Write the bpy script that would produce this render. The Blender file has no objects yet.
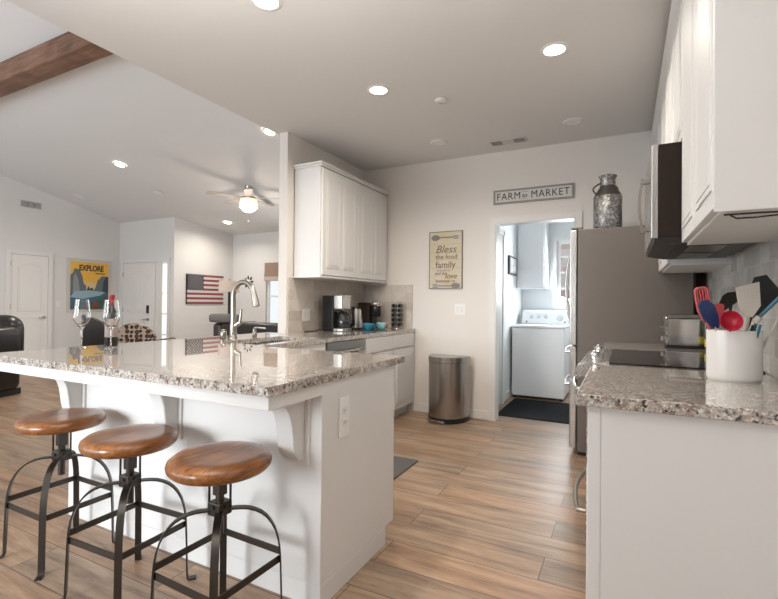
import bpy, bmesh, math, random
from mathutils import Vector, Matrix
PI = math.pi
R = math.radians
S = bpy.context.scene
COL = S.collection

# ------------------------------------------------------------------ camera
cam_d = bpy.data.cameras.new('camera'); cam = bpy.data.objects.new('camera', cam_d); COL.objects.link(cam)
cam_d.sensor_fit = 'HORIZONTAL'; cam_d.sensor_width = 36.0
cam_d.lens = 460.123 / 778 * 36.0
cam_d.clip_start = 0.02; cam_d.clip_end = 200
cam.location = (0, 0, 1.195)
cam.matrix_world = (Matrix.Translation((0, 0, 1.195)) @ Matrix.Rotation(R(27.139), 4, 'Z')
                    @ Matrix.Rotation(R(90 + 0.44), 4, 'X') @ Matrix.Rotation(R(0.519), 4, 'Z'))
S.camera = cam

# ------------------------------------------------------------------ world, exposure
W = bpy.data.worlds.new('sky'); S.world = W; W.use_nodes = True
bg = W.node_tree.nodes['Background']
bg.inputs[0].default_value = (0.88, 0.94, 1.0, 1); bg.inputs[1].default_value = 0.9
S.view_settings.view_transform = 'Standard'; S.view_settings.look = 'None'
S.view_settings.exposure = 0.2; S.view_settings.gamma = 1.0

def area(name, loc, target, sx, sy, power, colr=(1, 1, 1)):
    l = bpy.data.lights.new(name, 'AREA'); l.shape = 'RECTANGLE'; l.size = sx; l.size_y = sy
    l.energy = power; l.color = colr
    o = bpy.data.objects.new(name, l); COL.objects.link(o); o.location = loc
    o.rotation_euler = (Vector(target) - Vector(loc)).to_track_quat('-Z', 'Y').to_euler()
    return o
area('bar_front_fill', (-2.6, -3.0, 1.4), (-2.2, 1.5, 0.30), 1.8, 1.6, 12, (0.90, 0.96, 1.0)).data.spread = R(36)  # added fill behind the camera, narrowed and aimed at the bar front
area('rear_reflection_light', (-0.22, -3.0, 1.30), (-0.15, 2.0, 1.25), 0.8, 1.1, 1.5, (1.0, 1.0, 1.0))  # added out of view behind the camera for a reflection on the fridge side
area('daylight_living_windows', (-6.0, -3.0, 1.5), (-5.5, 4, 2.2), 6.0, 2.4, 110, (0.86, 0.94, 1.0))
area('ceiling_uplight_fill', (-1.1, 0.1, 1.75), (-1.1, 0.4, 2.9), 1.4, 0.8, 46, (1.0, 0.97, 0.94)).data.spread = R(125)  # invented upward fill, brightens the kitchen ceiling and bounces down softly
area('living_vault_fill', (-6.0, -1.0, 1.5), (-7.0, 3.6, 4), 2.5, 1.6, 50, (0.95, 0.98, 1.0))  # added unseen fill aimed up at the living room vault
area('daylight_laundry_window', (-0.56, 6.68, 1.63), (-0.75, 4.5, 0.9), 0.5, 0.8, 26, (0.90, 0.96, 1.0))
area('living_back_area', (-4.9, 7.8, 1.5), (-4.9, 2, 1.2), 2.0, 1.3, 25, (0.93, 0.97, 1.0))  # area light standing before the solid part of the far living wall

# ------------------------------------------------------------------ materials
def mat(name, col=(.8, .8, .8), rough=.5, metal=0.0, spec=None, coat=0.0, trans=0.0, ior=None, emit=None, estr=1.0):
    m = bpy.data.materials.new(name); m.use_nodes = True
    b = m.node_tree.nodes['Principled BSDF']
    b.inputs['Base Color'].default_value = (*col, 1); b.inputs['Roughness'].default_value = rough
    b.inputs['Metallic'].default_value = metal
    if spec is not None: b.inputs['Specular IOR Level'].default_value = spec
    if coat: b.inputs['Coat Weight'].default_value = coat; b.inputs['Coat Roughness'].default_value = .08
    if trans: b.inputs['Transmission Weight'].default_value = trans
    if ior: b.inputs['IOR'].default_value = ior
    if emit: b.inputs['Emission Color'].default_value = (*emit, 1); b.inputs['Emission Strength'].default_value = estr
    return m

class NT:
    def __init__(s, m): s.t = m.node_tree; s.b = s.t.nodes['Principled BSDF']
    def n(s, typ, **kw):
        x = s.t.nodes.new(typ)
        for k, v in kw.items(): setattr(x, k, v)
        return x
    def l(s, a, b): s.t.links.new(a, b)
    def coord(s, scale=(1, 1, 1), rot=(0, 0, 0), kind='Object'):
        c = s.n('ShaderNodeTexCoord'); mp = s.n('ShaderNodeMapping')
        mp.inputs['Scale'].default_value = scale; mp.inputs['Rotation'].default_value = rot
        s.l(c.outputs[kind], mp.inputs['Vector']); return mp.outputs[0]
    def noise(s, vec, scale, detail=3, rough=.5, dist=0.0):
        x = s.n('ShaderNodeTexNoise'); x.inputs['Scale'].default_value = scale; x.inputs['Detail'].default_value = detail
        x.inputs['Roughness'].default_value = rough; x.inputs['Distortion'].default_value = dist
        s.l(vec, x.inputs['Vector']); return x.outputs[0]
    def ramp(s, fac, stops, interp='LINEAR'):
        x = s.n('ShaderNodeValToRGB'); x.color_ramp.interpolation = interp
        e = x.color_ramp.elements
        while len(e) < len(stops): e.new(.5)
        for i, (p, c) in enumerate(stops):
            e[i].position = p; e[i].color = (*c, 1) if len(c) == 3 else c
        s.l(fac, x.inputs[0]); return x.outputs[0]
    def mix(s, fac, a, b, mode='MIX'):
        x = s.n('ShaderNodeMix', data_type='RGBA', blend_type=mode)
        for v, i in ((fac, 0), (a, 6), (b, 7)):
            if hasattr(v, 'is_output'): s.l(v, x.inputs[i])
            elif i == 0: x.inputs[i].default_value = v
            else: x.inputs[i].default_value = (*v, 1)
        return x.outputs[2]
    def math(s, op, a, b=None, c=None):
        x = s.n('ShaderNodeMath', operation=op)
        for i, v in enumerate((a, b, c)):
            if v is None: continue
            if hasattr(v, 'is_output'): s.l(v, x.inputs[i])
            else: x.inputs[i].default_value = v
        return x.outputs[0]
    def col(s, o): s.l(o, s.b.inputs['Base Color'])
    def rough(s, o): s.l(o, s.b.inputs['Roughness'])
    def bump(s, h, strength=.2, dist=.01):
        x = s.n('ShaderNodeBump'); x.inputs['Strength'].default_value = strength; x.inputs['Distance'].default_value = dist
        s.l(h, x.inputs['Height']); s.l(x.outputs[0], s.b.inputs['Normal'])

def wall_paint(name, c, bump=.06):
    m = mat(name, c, .75); t = NT(m); v = t.coord()
    t.bump(t.noise(v, 90, 2), bump, .004); return m
M = {}
M['wall'] = wall_paint('wall_paint', (.76, .715, .67))
M['wall_living'] = wall_paint('living_wall_paint', (.72, .71, .695))
M['ceiling'] = wall_paint('ceiling_paint', (.74, .732, .72))
M['ceiling_living'] = wall_paint('vaulted_ceiling_paint', (.74, .745, .75))
M['laundry'] = wall_paint('laundry_wall_paint', (.76, .79, .80))
M['trim'] = mat('trim_paint', (.75, .735, .715), .4)
M['cab'] = mat('cabinet_white_paint', (.72, .71, .695), .48)
M['door'] = mat('door_paint', (.78, .765, .74), .45)
M['white_plastic'] = mat('white_plastic', (.82, .81, .79), .35)
M['dark_slot'] = mat('dark_slot', (.03, .03, .03), .6)
M['black_plastic'] = mat('black_plastic', (.012, .012, .013), .25)
M['black_matte'] = mat('black_matte', (.02, .02, .02), .6)
M['black_glass'] = mat('black_glass', (.006, .006, .006), .03, spec=.35)
M['chrome'] = mat('chrome', (.75, .74, .72), .12, 1.0)
M['nickel'] = mat('brushed_nickel', (.40, .365, .325), .30, 1.0)
M['iron'] = mat('stool_iron', (.075, .066, .058), .38, .85)
M['glass'] = mat('clear_glass', (1, 1, 1), .0, trans=1.0, ior=1.45)
M['window_glass'] = mat('window_glass', (1, 1, 1), .0, trans=1.0, ior=1.01)
M['lamp_glow'] = mat('lamp_glow', (1, 1, 1), .4, emit=(1, .93, .82), estr=9)
M['enamel'] = mat('washer_enamel', (.82, .84, .86), .25)
M['ceramic'] = mat('crock_ceramic', (.80, .775, .745), .10, spec=.6)
M['leather'] = mat('dark_leather', (.020, .017, .016), .32)
M['leather2'] = mat('dark_brown_leather', (.045, .036, .032), .38)
M['gray_fabric'] = mat('grey_fabric', (.17, .16, .155), .8)
M['shade_fabric'] = mat('lamp_shade_fabric', (.70, .58, .50), .9)
M['rubber_mat'] = mat('rubber_mat', (.014, .015, .017), .95, spec=.1)
M['foam_mat'] = mat('grey_foam_mat', (.105, .10, .098), .85, spec=.25)
M['ink'] = mat('black_ink', (.025, .023, .022), .6)

def steel(name, c, rough, stretch, metal=1.0):
    m = mat(name, c, rough, metal); t = NT(m); v = t.coord(stretch)
    n = t.noise(v, 60, 2)
    t.rough(t.ramp(n, [(.2, (rough * .9,) * 3), (.8, (rough * 1.12,) * 3)]))
    return m
M['steel'] = steel('brushed_steel', (.56, .54, .52), .27, (1, 1, .02))
M['steel_h'] = steel('brushed_steel_level', (.60, .58, .56), .27, (1, .02, 1))
M['steel_can'] = steel('brushed_steel_bin', (.40, .375, .355), .24, (1, 1, .02))
M['fridge_side'] = mat('fridge_side_coat', (.165, .142, .125), .36, .35)
t = NT(M['fridge_side']); v = t.coord(); n = t.noise(v, 14, 6, .7)
t.rough(t.ramp(n, [(.3, (.30,) * 3), (.7, (.44,) * 3)])); t.bump(t.noise(v, 260, 3), .10, .002)

def granite():
    m = mat('speckled_granite', (.6, .55, .5), .025, spec=.7, coat=.55); t = NT(m); t.b.inputs['Coat IOR'].default_value = 1.65; t.b.inputs['Coat Roughness'].default_value = .02; v = t.coord()
    base = t.ramp(t.noise(v, 26, 4, .65), [(.32, (.27, .215, .175)), (.48, (.46, .405, .355)), (.64, (.60, .565, .52))])
    rust = t.ramp(t.noise(v, 34, 3, .6, .5), [(.54, (0, 0, 0)), (.64, (1, 1, 1))])
    c = t.mix(t.math('MULTIPLY', rust, .6), base, (.30, .20, .145))
    white = t.ramp(t.noise(v, 88, 3, .6, .2), [(.55, (0, 0, 0)), (.60, (1, 1, 1))])
    c = t.mix(t.math('MULTIPLY', white, .8), c, (.74, .72, .68))
    grey = t.ramp(t.noise(v, 115, 3, .65), [(.56, (0, 0, 0)), (.61, (1, 1, 1))])
    c = t.mix(t.math('MULTIPLY', grey, .75), c, (.16, .145, .135))
    dark = t.ramp(t.noise(v, 85, 4, .70, .3), [(.565, (0, 0, 0)), (.59, (1, 1, 1))])
    c = t.mix(dark, c, (.024, .019, .017))
    t.col(c); return m
M['granite'] = granite()

def planks():
    m = mat('wood_plank_floor', (.4, .28, .2), .36); t = NT(m)
    c = t.n('ShaderNodeTexCoord'); sp = t.n('ShaderNodeSeparateXYZ'); t.l(c.outputs['Object'], sp.inputs[0])
    X, Y = sp.outputs[0], sp.outputs[1]
    W_, L_ = .2035, 1.40
    yr = t.math('DIVIDE', t.math('SUBTRACT', Y, 2.08 - 40 * W_), W_)
    row = t.math('FLOOR', yr); fy = t.math('FRACT', yr)
    off = t.math('MULTIPLY', t.math('MODULO', row, 2.0), .5)
    xr = t.math('ADD', t.math('DIVIDE', t.math('ADD', X, .333 + 20 * L_), L_), off)
    colm = t.math('FLOOR', xr); fx = t.math('FRACT', xr)
    cmb = t.n('ShaderNodeCombineXYZ'); t.l(row, cmb.inputs[0]); t.l(colm, cmb.inputs[1])
    wn = t.n('ShaderNodeTexWhiteNoise', noise_dimensions='2D'); t.l(cmb.outputs[0], wn.inputs['Vector'])
    rnd = wn.outputs[0]
    # grain: stretched along X and shifted per plank
    cv = t.n('ShaderNodeCombineXYZ')
    t.l(t.math('MULTIPLY', X, 1.0), cv.inputs[0]); t.l(t.math('MULTIPLY', Y, 11.0), cv.inputs[1]); t.l(t.math('MULTIPLY', rnd, 37.0), cv.inputs[2])
    g1 = t.noise(cv.outputs[0], 1.6, 5, .62, .6); g2 = t.noise(cv.outputs[0], 9.0, 5, .75, .2)
    grain = t.math('ADD', t.math('MULTIPLY', g1, .68), t.math('MULTIPLY', g2, .32))
    colr = t.ramp(grain, [(.30, (.105, .070, .046)), (.42, (.225, .151, .100)), (.53, (.335, .230, .152)), (.68, (.45, .33, .230))])
    tint = t.ramp(rnd, [(0, (.76, .80, .85)), (.3, (.96, .98, 1.0)), (.65, (1.12, 1.06, 1.02)), (.85, (1.08, .97, .90)), (1, (.84, .82, .82))])
    colr = t.mix(1.0, colr, tint, 'MULTIPLY')
    e1 = t.math('LESS_THAN', fy, .024); e2 = t.math('LESS_THAN', fx, .0034)
    e = t.math('MAXIMUM', e1, e2)
    t.col(t.mix(t.math('MULTIPLY', e, .9), colr, (.085, .062, .048)))
    t.rough(t.math('ADD', .30, t.math('MULTIPLY', g2, .16)))
    t.bump(t.math('SUBTRACT', t.math('MULTIPLY', g2, .3), e), .22, .002)
    return m
M['floor'] = planks()

def wood(name, c0, c1, c2, rough, scale=(2, 2, 2), axis=1):
    m = mat(name, c1, rough, coat=.25); t = NT(m)
    s = [14, 14, 14]; s[axis] = 1.2
    v = t.coord(tuple(a * b for a, b in zip(s, scale)))
    n = t.noise(v, 1.6, 5, .6, 1.2); v2 = t.coord(tuple(scale)); n2 = t.noise(v2, 3.2, 3, .5, .4)
    f = t.math('ADD', t.math('MULTIPLY', n, .6), t.math('MULTIPLY', n2, .4))
    t.col(t.ramp(f, [(.32, c0), (.5, c1), (.70, c2)])); t.bump(n, .08, .002); return m
M['seat_wood'] = wood('stool_seat_wood', (.075, .024, .007), (.245, .088, .022), (.46, .20, .062), .30)
M['beam_wood'] = wood('rough_beam_wood', (.06, .026, .014), (.165, .078, .043), (.27, .145, .09), .75, (1, 1, 1), 0)

def tiles(name, rot, w, h, c1, c2, c3, grout):
    m = mat(name, c1, .3); t = NT(m)
    c = t.n('ShaderNodeTexCoord'); sp = t.n('ShaderNodeSeparateXYZ'); t.l(c.outputs['Object'], sp.inputs[0])
    cb = t.n('ShaderNodeCombineXYZ'); t.l(sp.outputs[0 if rot == 'x' else 1], cb.inputs[0])
    t.l(t.math('SUBTRACT', sp.outputs[2], .914), cb.inputs[1])
    b = t.n('ShaderNodeTexBrick'); t.l(cb.outputs[0], b.inputs['Vector'])
    b.inputs['Scale'].default_value = 1; b.inputs['Brick Width'].default_value = w; b.inputs['Row Height'].default_value = h
    b.inputs['Mortar Size'].default_value = .0022; b.inputs['Mortar Smooth'].default_value = .1; b.inputs['Bias'].default_value = 0
    b.inputs['Color1'].default_value = (*c1, 1); b.inputs['Color2'].default_value = (*c2, 1); b.inputs['Mortar'].default_value = (*grout, 1)
    v = t.coord(); n = t.noise(v, 9, 5, .65, 1.0)
    t.col(t.mix(t.ramp(n, [(.45, (0, 0, 0)), (.75, (.6, .6, .6))]), b.outputs[0], c3))
    t.bump(t.math('SUBTRACT', 1.0, b.outputs[1]), .25, .003); return m
M['splash'] = tiles('stone_tile_y', 'y', .20, .10, (.48, .42, .365), (.64, .58, .52), (.37, .32, .275), (.60, .55, .49))
M['splash_x'] = tiles('stone_tile_x', 'x', .20, .10, (.48, .42, .365), (.64, .58, .52), (.37, .32, .275), (.60, .55, .49))
M['splash_r'] = tiles('marble_tile', 'y', .155, .078, (.42, .41, .395), (.74, .73, .70), (.33, .32, .31), (.66, .65, .62))
M['brick'] = tiles('outdoor_brick', 'x', .30, .11, (.62, .40, .36), (.85, .80, .76), (.80, .66, .62), (.85, .82, .80))

def galv():
    m = mat('galvanised_metal', (.4, .4, .4), .45, .7); t = NT(m); v = t.coord()
    n = t.noise(v, 48, 5, .8, .5)
    t.col(t.ramp(n, [(.38, (.11, .105, .10)), (.52, (.26, .255, .25)), (.62, (.62, .61, .60))])); t.bump(n, .2, .003); return m
M['galv'] = galv()
M['galv_dark'] = mat('dark_zinc', (.10, .09, .085), .45, .7)

def hexfab():
    m = mat('patterned_upholstery', (.5, .4, .35), .85); t = NT(m); v = t.coord((1, 1, 1))
    x = t.n('ShaderNodeTexVoronoi'); x.inputs['Scale'].default_value = 15; x.inputs['Randomness'].default_value = .3; t.l(v, x.inputs['Vector'])
    c = t.ramp(x.outputs['Distance'], [(.0, (.17, .035, .025)), (.22, (.15, .03, .022)), (.30, (.02, .014, .012)), (.46, (.02, .014, .012)), (.54, (.40, .32, .24))])
    t.col(c); return m
M['hexfab'] = hexfab()

def marks(name, c, rough=.5, metal=0.0): M[name] = mat(name, c, rough, metal)
marks('red_silicone', (.52, .016, .045), .35); marks('coral_silicone', (.60, .11, .12), .4); marks('pink_silicone', (.72, .12, .14), .4)
marks('navy_silicone', (.012, .035, .13), .4); marks('cream_nylon', (.66, .60, .53), .5); marks('teal_handle', (.035, .17, .23), .4)
marks('black_nylon', (.022, .022, .020), .4)
marks('cup_teal', (.025, .19, .26), .2); marks('cup_aqua', (.25, .50, .52), .2); marks('cup_orange', (.66, .10, .035), .25)
marks('frame_pale', (.60, .55, .50), .6); marks('sky_yellow', (.80, .46, .07), .6); marks('cliff_grey', (.13, .15, .17), .6)
marks('cliff_dark', (.045, .06, .075), .6); marks('lake_blue', (.30, .45, .52), .6); marks('water_dark', (.05, .13, .19), .6)
marks('pine_green', (.05, .11, .07), .6); marks('poster_red', (.30, .04, .05), .6); marks('haze_cream', (.72, .52, .25), .6)
marks('flag_navy', (.014, .016, .035), .8); marks('flag_white', (.66, .62, .60), .7); marks('flag_red', (.25, .065, .075), .7)
marks('sign_grey', (.30, .285, .27), .6); marks('sign_white', (.66, .63, .59), .6)
marks('plaque_frame', (.22, .20, .185), .6); marks('brown_ink', (.21, .14, .105), .6); marks('sepia_ink', (.30, .18, .14), .6)
marks('bottle_glass', (.012, .008, .008), .08); marks('bottle_label', (.30, .24, .22), .6); marks('capsule_red', (.30, .02, .03), .4)
marks('oil_glass', (.06, .065, .012), .1); marks('oil_yellow', (.55, .42, .03), .3); marks('blind_tan', (.30, .215, .165), .8)
marks('blind_light', (.52, .42, .35), .8); marks('mw_side', (.030, .020, .016), .6); marks('mw_under', (.02, .018, .016), .4, .3)
marks('photo_grey', (.45, .45, .46), .4); marks('photo_white', (.72, .73, .74), .4); marks('vent_paint', (.62, .60, .58), .5)
marks('wood_brown', (.22, .12, .07), .5); marks('blade_paint', (.52, .50, .48), .5); marks('steel_dark', (.30, .29, .28), .35, 1.0)
marks('cliff_light', (.27, .29, .30), .6)

M['mw_side'].node_tree.nodes['Principled BSDF'].inputs['Specular IOR Level'].default_value = .15
def plaque_paint():
    m = mat('plank_plaque', (.62, .55, .40), .65); t = NT(m)
    c = t.n('ShaderNodeTexCoord'); sp = t.n('ShaderNodeSeparateXYZ'); t.l(c.outputs['Object'], sp.inputs[0])
    f = t.math('FRACT', t.math('DIVIDE', sp.outputs[2], .085)); ln = t.math('LESS_THAN', f, .05)
    v = t.coord((1, 1, 1)); n = t.noise(v, 5, 4, .6)
    base = t.ramp(n, [(.35, (.60, .50, .30)), (.6, (.62, .57, .47))])
    t.col(t.mix(t.math('MULTIPLY', ln, .6), base, (.40, .31, .20))); return m
M['plaque'] = plaque_paint()

# ------------------------------------------------------------------ mesh helpers
class MB:
    def __init__(s): s.bm = bmesh.new()
    def _merge(s, b, smooth=False):
        for f_ in b.faces: f_.smooth = smooth
        me = bpy.data.meshes.new('tmp'); b.to_mesh(me); b.free(); s.bm.from_mesh(me); bpy.data.meshes.remove(me)
    def box(s, x0, x1, y0, y1, z0, z1, bev=0.0, seg=2):
        b = bmesh.new()
        bmesh.ops.create_cube(b, size=1, matrix=Matrix.Translation(((x0 + x1) / 2, (y0 + y1) / 2, (z0 + z1) / 2)) @ Matrix.Diagonal((abs(x1 - x0), abs(y1 - y0), abs(z1 - z0), 1)))
        if bev: bmesh.ops.bevel(b, geom=b.edges[:], offset=bev, segments=seg, affect='EDGES', profile=.5)
        s._merge(b, seg >= 4); return s
    def lathe(s, prof, c=(0, 0, 0), seg=40, axis='z', rx=1.0, ry=1.0):
        b = bmesh.new(); rings = []
        for r, z in prof:
            if r < 1e-6: rings.append([b.verts.new((0, 0, z))])
            else: rings.append([b.verts.new((r * rx * math.cos(2 * PI * i / seg), r * ry * math.sin(2 * PI * i / seg), z)) for i in range(seg)])
        for a, d in zip(rings, rings[1:]):
            for i in range(seg):
                j = (i + 1) % seg
                if len(a) == 1 and len(d) == 1: continue
                if len(a) == 1: b.faces.new((a[0], d[j], d[i]))
                elif len(d) == 1: b.faces.new((a[i], a[j], d[0]))
                else: b.faces.new((a[i], a[j], d[j], d[i]))
        bmesh.ops.recalc_face_normals(b, faces=b.faces[:])
        if axis == 'x': b.transform(Matrix.Rotation(PI / 2, 4, 'Y'))
        elif axis == '-x': b.transform(Matrix.Rotation(-PI / 2, 4, 'Y'))
        elif axis == 'y': b.transform(Matrix.Rotation(-PI / 2, 4, 'X'))
        elif axis == '-y': b.transform(Matrix.Rotation(PI / 2, 4, 'X'))
        b.transform(Matrix.Translation(c)); s._merge(b, True); return s
    def cyl(s, c, r, h, axis='z', seg=32, bev=0.0):
        if bev: p = [(0, 0), (r - bev, 0), (r, bev), (r, h - bev), (r - bev, h), (0, h)]
        else: p = [(0, 0), (r, 0), (r, h), (0, h)]
        return s.lathe(p, c, seg, axis)
    def tube(s, pts, r, seg=12, closed=False, flat=None, up=(0, 0, 1), caps=True):
        """round tube (r number or list) or flat bar: flat=(width, thickness)"""
        P = [Vector(p) for p in pts]; n = len(P); b = bmesh.new(); rings = []
        prev = None
        for i, p in enumerate(P):
            if closed: tg = (P[(i + 1) % n] - P[i - 1]).normalized()
            else: tg = (P[min(i + 1, n - 1)] - P[max(i - 1, 0)]).normalized()
            if flat:
                w = Vector(up); w = (w - tg * w.dot(tg)).normalized(); q = tg.cross(w)
                a, t_ = flat[0] / 2, flat[1] / 2
                ring = [b.verts.new(p + w * u * a + q * v_ * t_) for u, v_ in ((1, 1), (-1, 1), (-1, -1), (1, -1))]
            else:
                if prev is None:
                    x = tg.orthogonal().normalized()
                else:
                    x = (prev - tg * prev.dot(tg)).normalized()
                prev = x; y = tg.cross(x); rr = r[i] if isinstance(r, (list, tuple)) else r
                ring = [b.verts.new(p + (x * math.cos(2 * PI * k / seg) + y * math.sin(2 * PI * k / seg)) * rr) for k in range(seg)]
            rings.append(ring)
        m = len(rings[0]); rng = range(n if closed else n - 1)
        for i in rng:
            A, D = rings[i], rings[(i + 1) % n]
            for k in range(m):
                j = (k + 1) % m; b.faces.new((A[k], A[j], D[j], D[k]))
        if not closed and caps: b.faces.new(rings[0][::-1]); b.faces.new(rings[-1])
        bmesh.ops.recalc_face_normals(b, faces=b.faces[:]); s._merge(b, True); return s
    def prism(s, poly, d0, d1, axis='y', bev=0.0):
        """poly = 2-D outline; axis y: (x,z) extruded along y; x: (y,z); z: (x,y)"""
        b = bmesh.new()
        def P(u, v, d): return {'y': (u, d, v), 'x': (d, u, v), 'z': (u, v, d)}[axis]
        A = [b.verts.new(P(u, v, d0)) for u, v in poly]; D = [b.verts.new(P(u, v, d1)) for u, v in poly]
        b.faces.new(A); b.faces.new(D[::-1]); n = len(poly)
        for i in range(n): b.faces.new((A[i], D[i], D[(i + 1) % n], A[(i + 1) % n]))
        bmesh.ops.recalc_face_normals(b, faces=b.faces[:])
        if bev: bmesh.ops.bevel(b, geom=b.edges[:], offset=bev, segments=2, affect='EDGES')
        s._merge(b, len(poly) >= 14); return s
    def quad(s, *pts):
        s.bm.faces.new([s.bm.verts.new(p) for p in pts]); return s
    def sphere(s, c, r, sx=1, sy=1, sz=1, u=24, v=14):
        b = bmesh.new(); bmesh.ops.create_uvsphere(b, u_segments=u, v_segments=v, radius=r)
        b.transform(Matrix.Translation(c) @ Matrix.Diagonal((sx, sy, sz, 1))); s._merge(b, True); return s
    def xf(s, mtx): s.bm.transform(mtx); return s
    def build(s, name, material, parent=None, smooth=True, world=True, ang=50):
        me = bpy.data.meshes.new(name)
        if parent is not None and world: s.bm.transform(Matrix.Translation(-Vector(ROOT[parent.name])))
        s.bm.to_mesh(me); s.bm.free()
        if smooth:
            fl = [p.use_smooth for p in me.polygons]
            me.set_sharp_from_angle(angle=R(ang)); me.polygons.foreach_set('use_smooth', fl)
        me.materials.append(material)
        o = bpy.data.objects.new(name, me); COL.objects.link(o)
        if parent is not None: o.parent = parent; ROOT[o.name] = ROOT[parent.name]
        else: ROOT[o.name] = (0, 0, 0)
        return o
ROOT = {}
def thing(name, label, cat, loc=(0, 0, 0), group=None):
    o = bpy.data.objects.new(name, None); COL.objects.link(o); o.empty_display_size = .05
    o.location = loc; o['label'] = label; o['category'] = cat; ROOT[o.name] = tuple(loc)
    if group: o['group'] = group
    return o
def tag(o, label, cat, group=None):
    o['label'] = label; o['category'] = cat
    if group: o['group'] = group
    return o
def single(mb, name, material, loc, label, cat, group=None, **kw):
    """one-mesh thing, its origin moved to loc"""
    mb.xf(Matrix.Translation(-Vector(loc))); o = mb.build(name, material, **kw); o.location = loc
    ROOT[o.name] = tuple(loc); return tag(o, label, cat, group)
def struct(mb, name, material, parent=None, **kw):
    o = mb.build(name, material, parent, **kw)
    if parent is None: o['kind'] = 'structure'
    return o
def copy_tree(o, loc, label=None, group=None, parent=None, rot=None):
    c = o.copy(); COL.objects.link(c)
    if parent is None:
        c.location = loc
        if rot is not None: c.rotation_euler = (0, 0, rot)
        if label: c['label'] = label
        if group: c['group'] = group
    else: c.parent = parent
    for ch in list(o.children): copy_tree(ch, None, parent=c)
    return c
def text_mesh(body, size, extrude=.0008, bold=0.0, shear=0.0, spacing=1.0, xscale=1.0):
    cu = bpy.data.curves.new('lettering', 'FONT'); cu.body = body; cu.size = size; cu.extrude = extrude
    cu.offset = bold; cu.shear = shear; cu.space_character = spacing; cu.align_x = 'CENTER'; cu.align_y = 'CENTER'; cu.resolution_u = 3
    o = bpy.data.objects.new('lettering', cu); COL.objects.link(o)
    dg = bpy.context.evaluated_depsgraph_get(); dg.update()
    me = bpy.data.meshes.new_from_object(o.evaluated_get(dg)); bpy.data.objects.remove(o); bpy.data.curves.remove(cu)
    b = MB(); b.bm.from_mesh(me); bpy.data.meshes.remove(me); b.xf(Matrix.Diagonal((xscale, 1, 1, 1))); return b
def letters(body, loc, size, facing, **kw):
    """facing '-y' (reads along +x) or '+x' (reads along +y)"""
    b = text_mesh(body, size, **kw)
    m = Matrix.Rotation(PI / 2, 4, 'X')
    if facing == '+x': m = Matrix.Rotation(PI / 2, 4, 'Z') @ m
    b.xf(Matrix.Translation(loc) @ m); return b

def rect_frame(b, axis, d0, d1, u0, u1, v0, v1, w, bottom=True, wt=None, bev=0.0):
    wt = w if wt is None else wt
    def bx(a0, a1, c0, c1):
        if axis == 'y': b.box(a0, a1, d0, d1, c0, c1, bev)
        else: b.box(d0, d1, a0, a1, c0, c1, bev)
    bx(u0, u0 + w, v0, v1); bx(u1 - w, u1, v0, v1); bx(u0 + w, u1 - w, v1 - wt, v1)
    if bottom: bx(u0 + w, u1 - w, v0, v0 + wt)
    return b

# ------------------------------------------------------------------ setting
XR, YB, ZC = .54, 4.69, 2.75           # right wall, back wall, kitchen ceiling
XL, XL2, XC = -2.74, -2.835, -2.87                 # kitchen left wall: two faces
YW = 3.295                              # where that wall ends
XF, YE, XFL, YFAR = -10.0, 6.36, -8.21, 7.943
def vault(y):
    if y > 6.36: return 2.92 - .1 * (y - 6.36)
    if y > 1.9: return 2.92 + .24 * (6.36 - y)
    return 2.92 + .24 * 4.46 - .24 * (1.9 - y)
f = MB().quad((-10.3, -3.2, 0), (.7, -3.2, 0), (.7, 8.2, 0), (-10.3, 8.2, 0)); struct(f, 'floor', M['floor'])
struct(MB().box(XC, XR + .1, 1.37, YB + .1, ZC, ZC + .12), 'ceiling', M['ceiling'])
struct(MB().box(XC, XR + .1, -3.2, 1.37, ZC, ZC + .16), 'ceiling_front', M['ceiling_living'])
b = MB()
ys = [-3.2, 1.9, 6.36, 8.1]
for y0, y1 in zip(ys, ys[1:]):
    b.prism([(y0, vault(y0)), (y1, vault(y1)), (y1, vault(y1) + .1), (y0, vault(y0) + .1)], -10.2, XC + .06, 'x')
struct(b, 'ceiling_living', M['ceiling_living'], smooth=False)
struct(MB().box(XR, XR + .12, -3.2, YB + .12, 0, ZC + .1), 'wall_right', M['wall'])
DX0, DX1, DZ = -1.184, -.421, 2.026   # laundry doorway
b = MB().box(XL2, DX0, YB, YB + .12, 0, ZC + .1).box(DX1, XR + .12, YB, YB + .12, 0, ZC + .1).box(DX0, DX1, YB, YB + .12, DZ, ZC + .1)
struct(b, 'wall_back', M['wall'], smooth=False)
struct(MB().box(-2.3, XR + .12, -3.32, -3.2, 0, ZC + .1), 'wall_rear', M['wall'])
struct(MB().box(XL2, XL, YW, YB + .12, 0, ZC, .004), 'wall_left', M['wall'])
b = MB()
b.prism([(-3.2, ZC + .125), (1.9, ZC + .125), (YFAR, ZC + .125), (YFAR, vault(YFAR) + .05), (6.36, 2.97), (1.9, vault(1.9) + .05), (-3.2, vault(-3.2) + .05)], XC + .002, XC + .06, 'x')
b.box(XC + .002, XC + .06, YB + .125, YFAR, 0, ZC + .125)
struct(b, 'wall_living_right', M['wall_living'], smooth=False)
struct(MB().prism([(-3.2, 0), (YE + .1, 0), (YE + .1, 3.1), (6.36, vault(6.36) + .05), (1.9, vault(1.9) + .05), (-3.2, vault(-3.2) + .05)], XF - .1, XF, 'x'), 'wall_living_left', M['wall_living'], smooth=False)
struct(MB().box(XF - .1, XFL, YE, YE + .1, 0, 3.0), 'wall_entry', M['wall_living'])
struct(MB().box(XFL - .1, XFL, YE + .1, YFAR + .1, 0, 2.96), 'wall_flag', M['wall_living'])
WX0, WX1, WZ0, WZ1 = -7.19, -6.25, .68, 2.06
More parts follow.
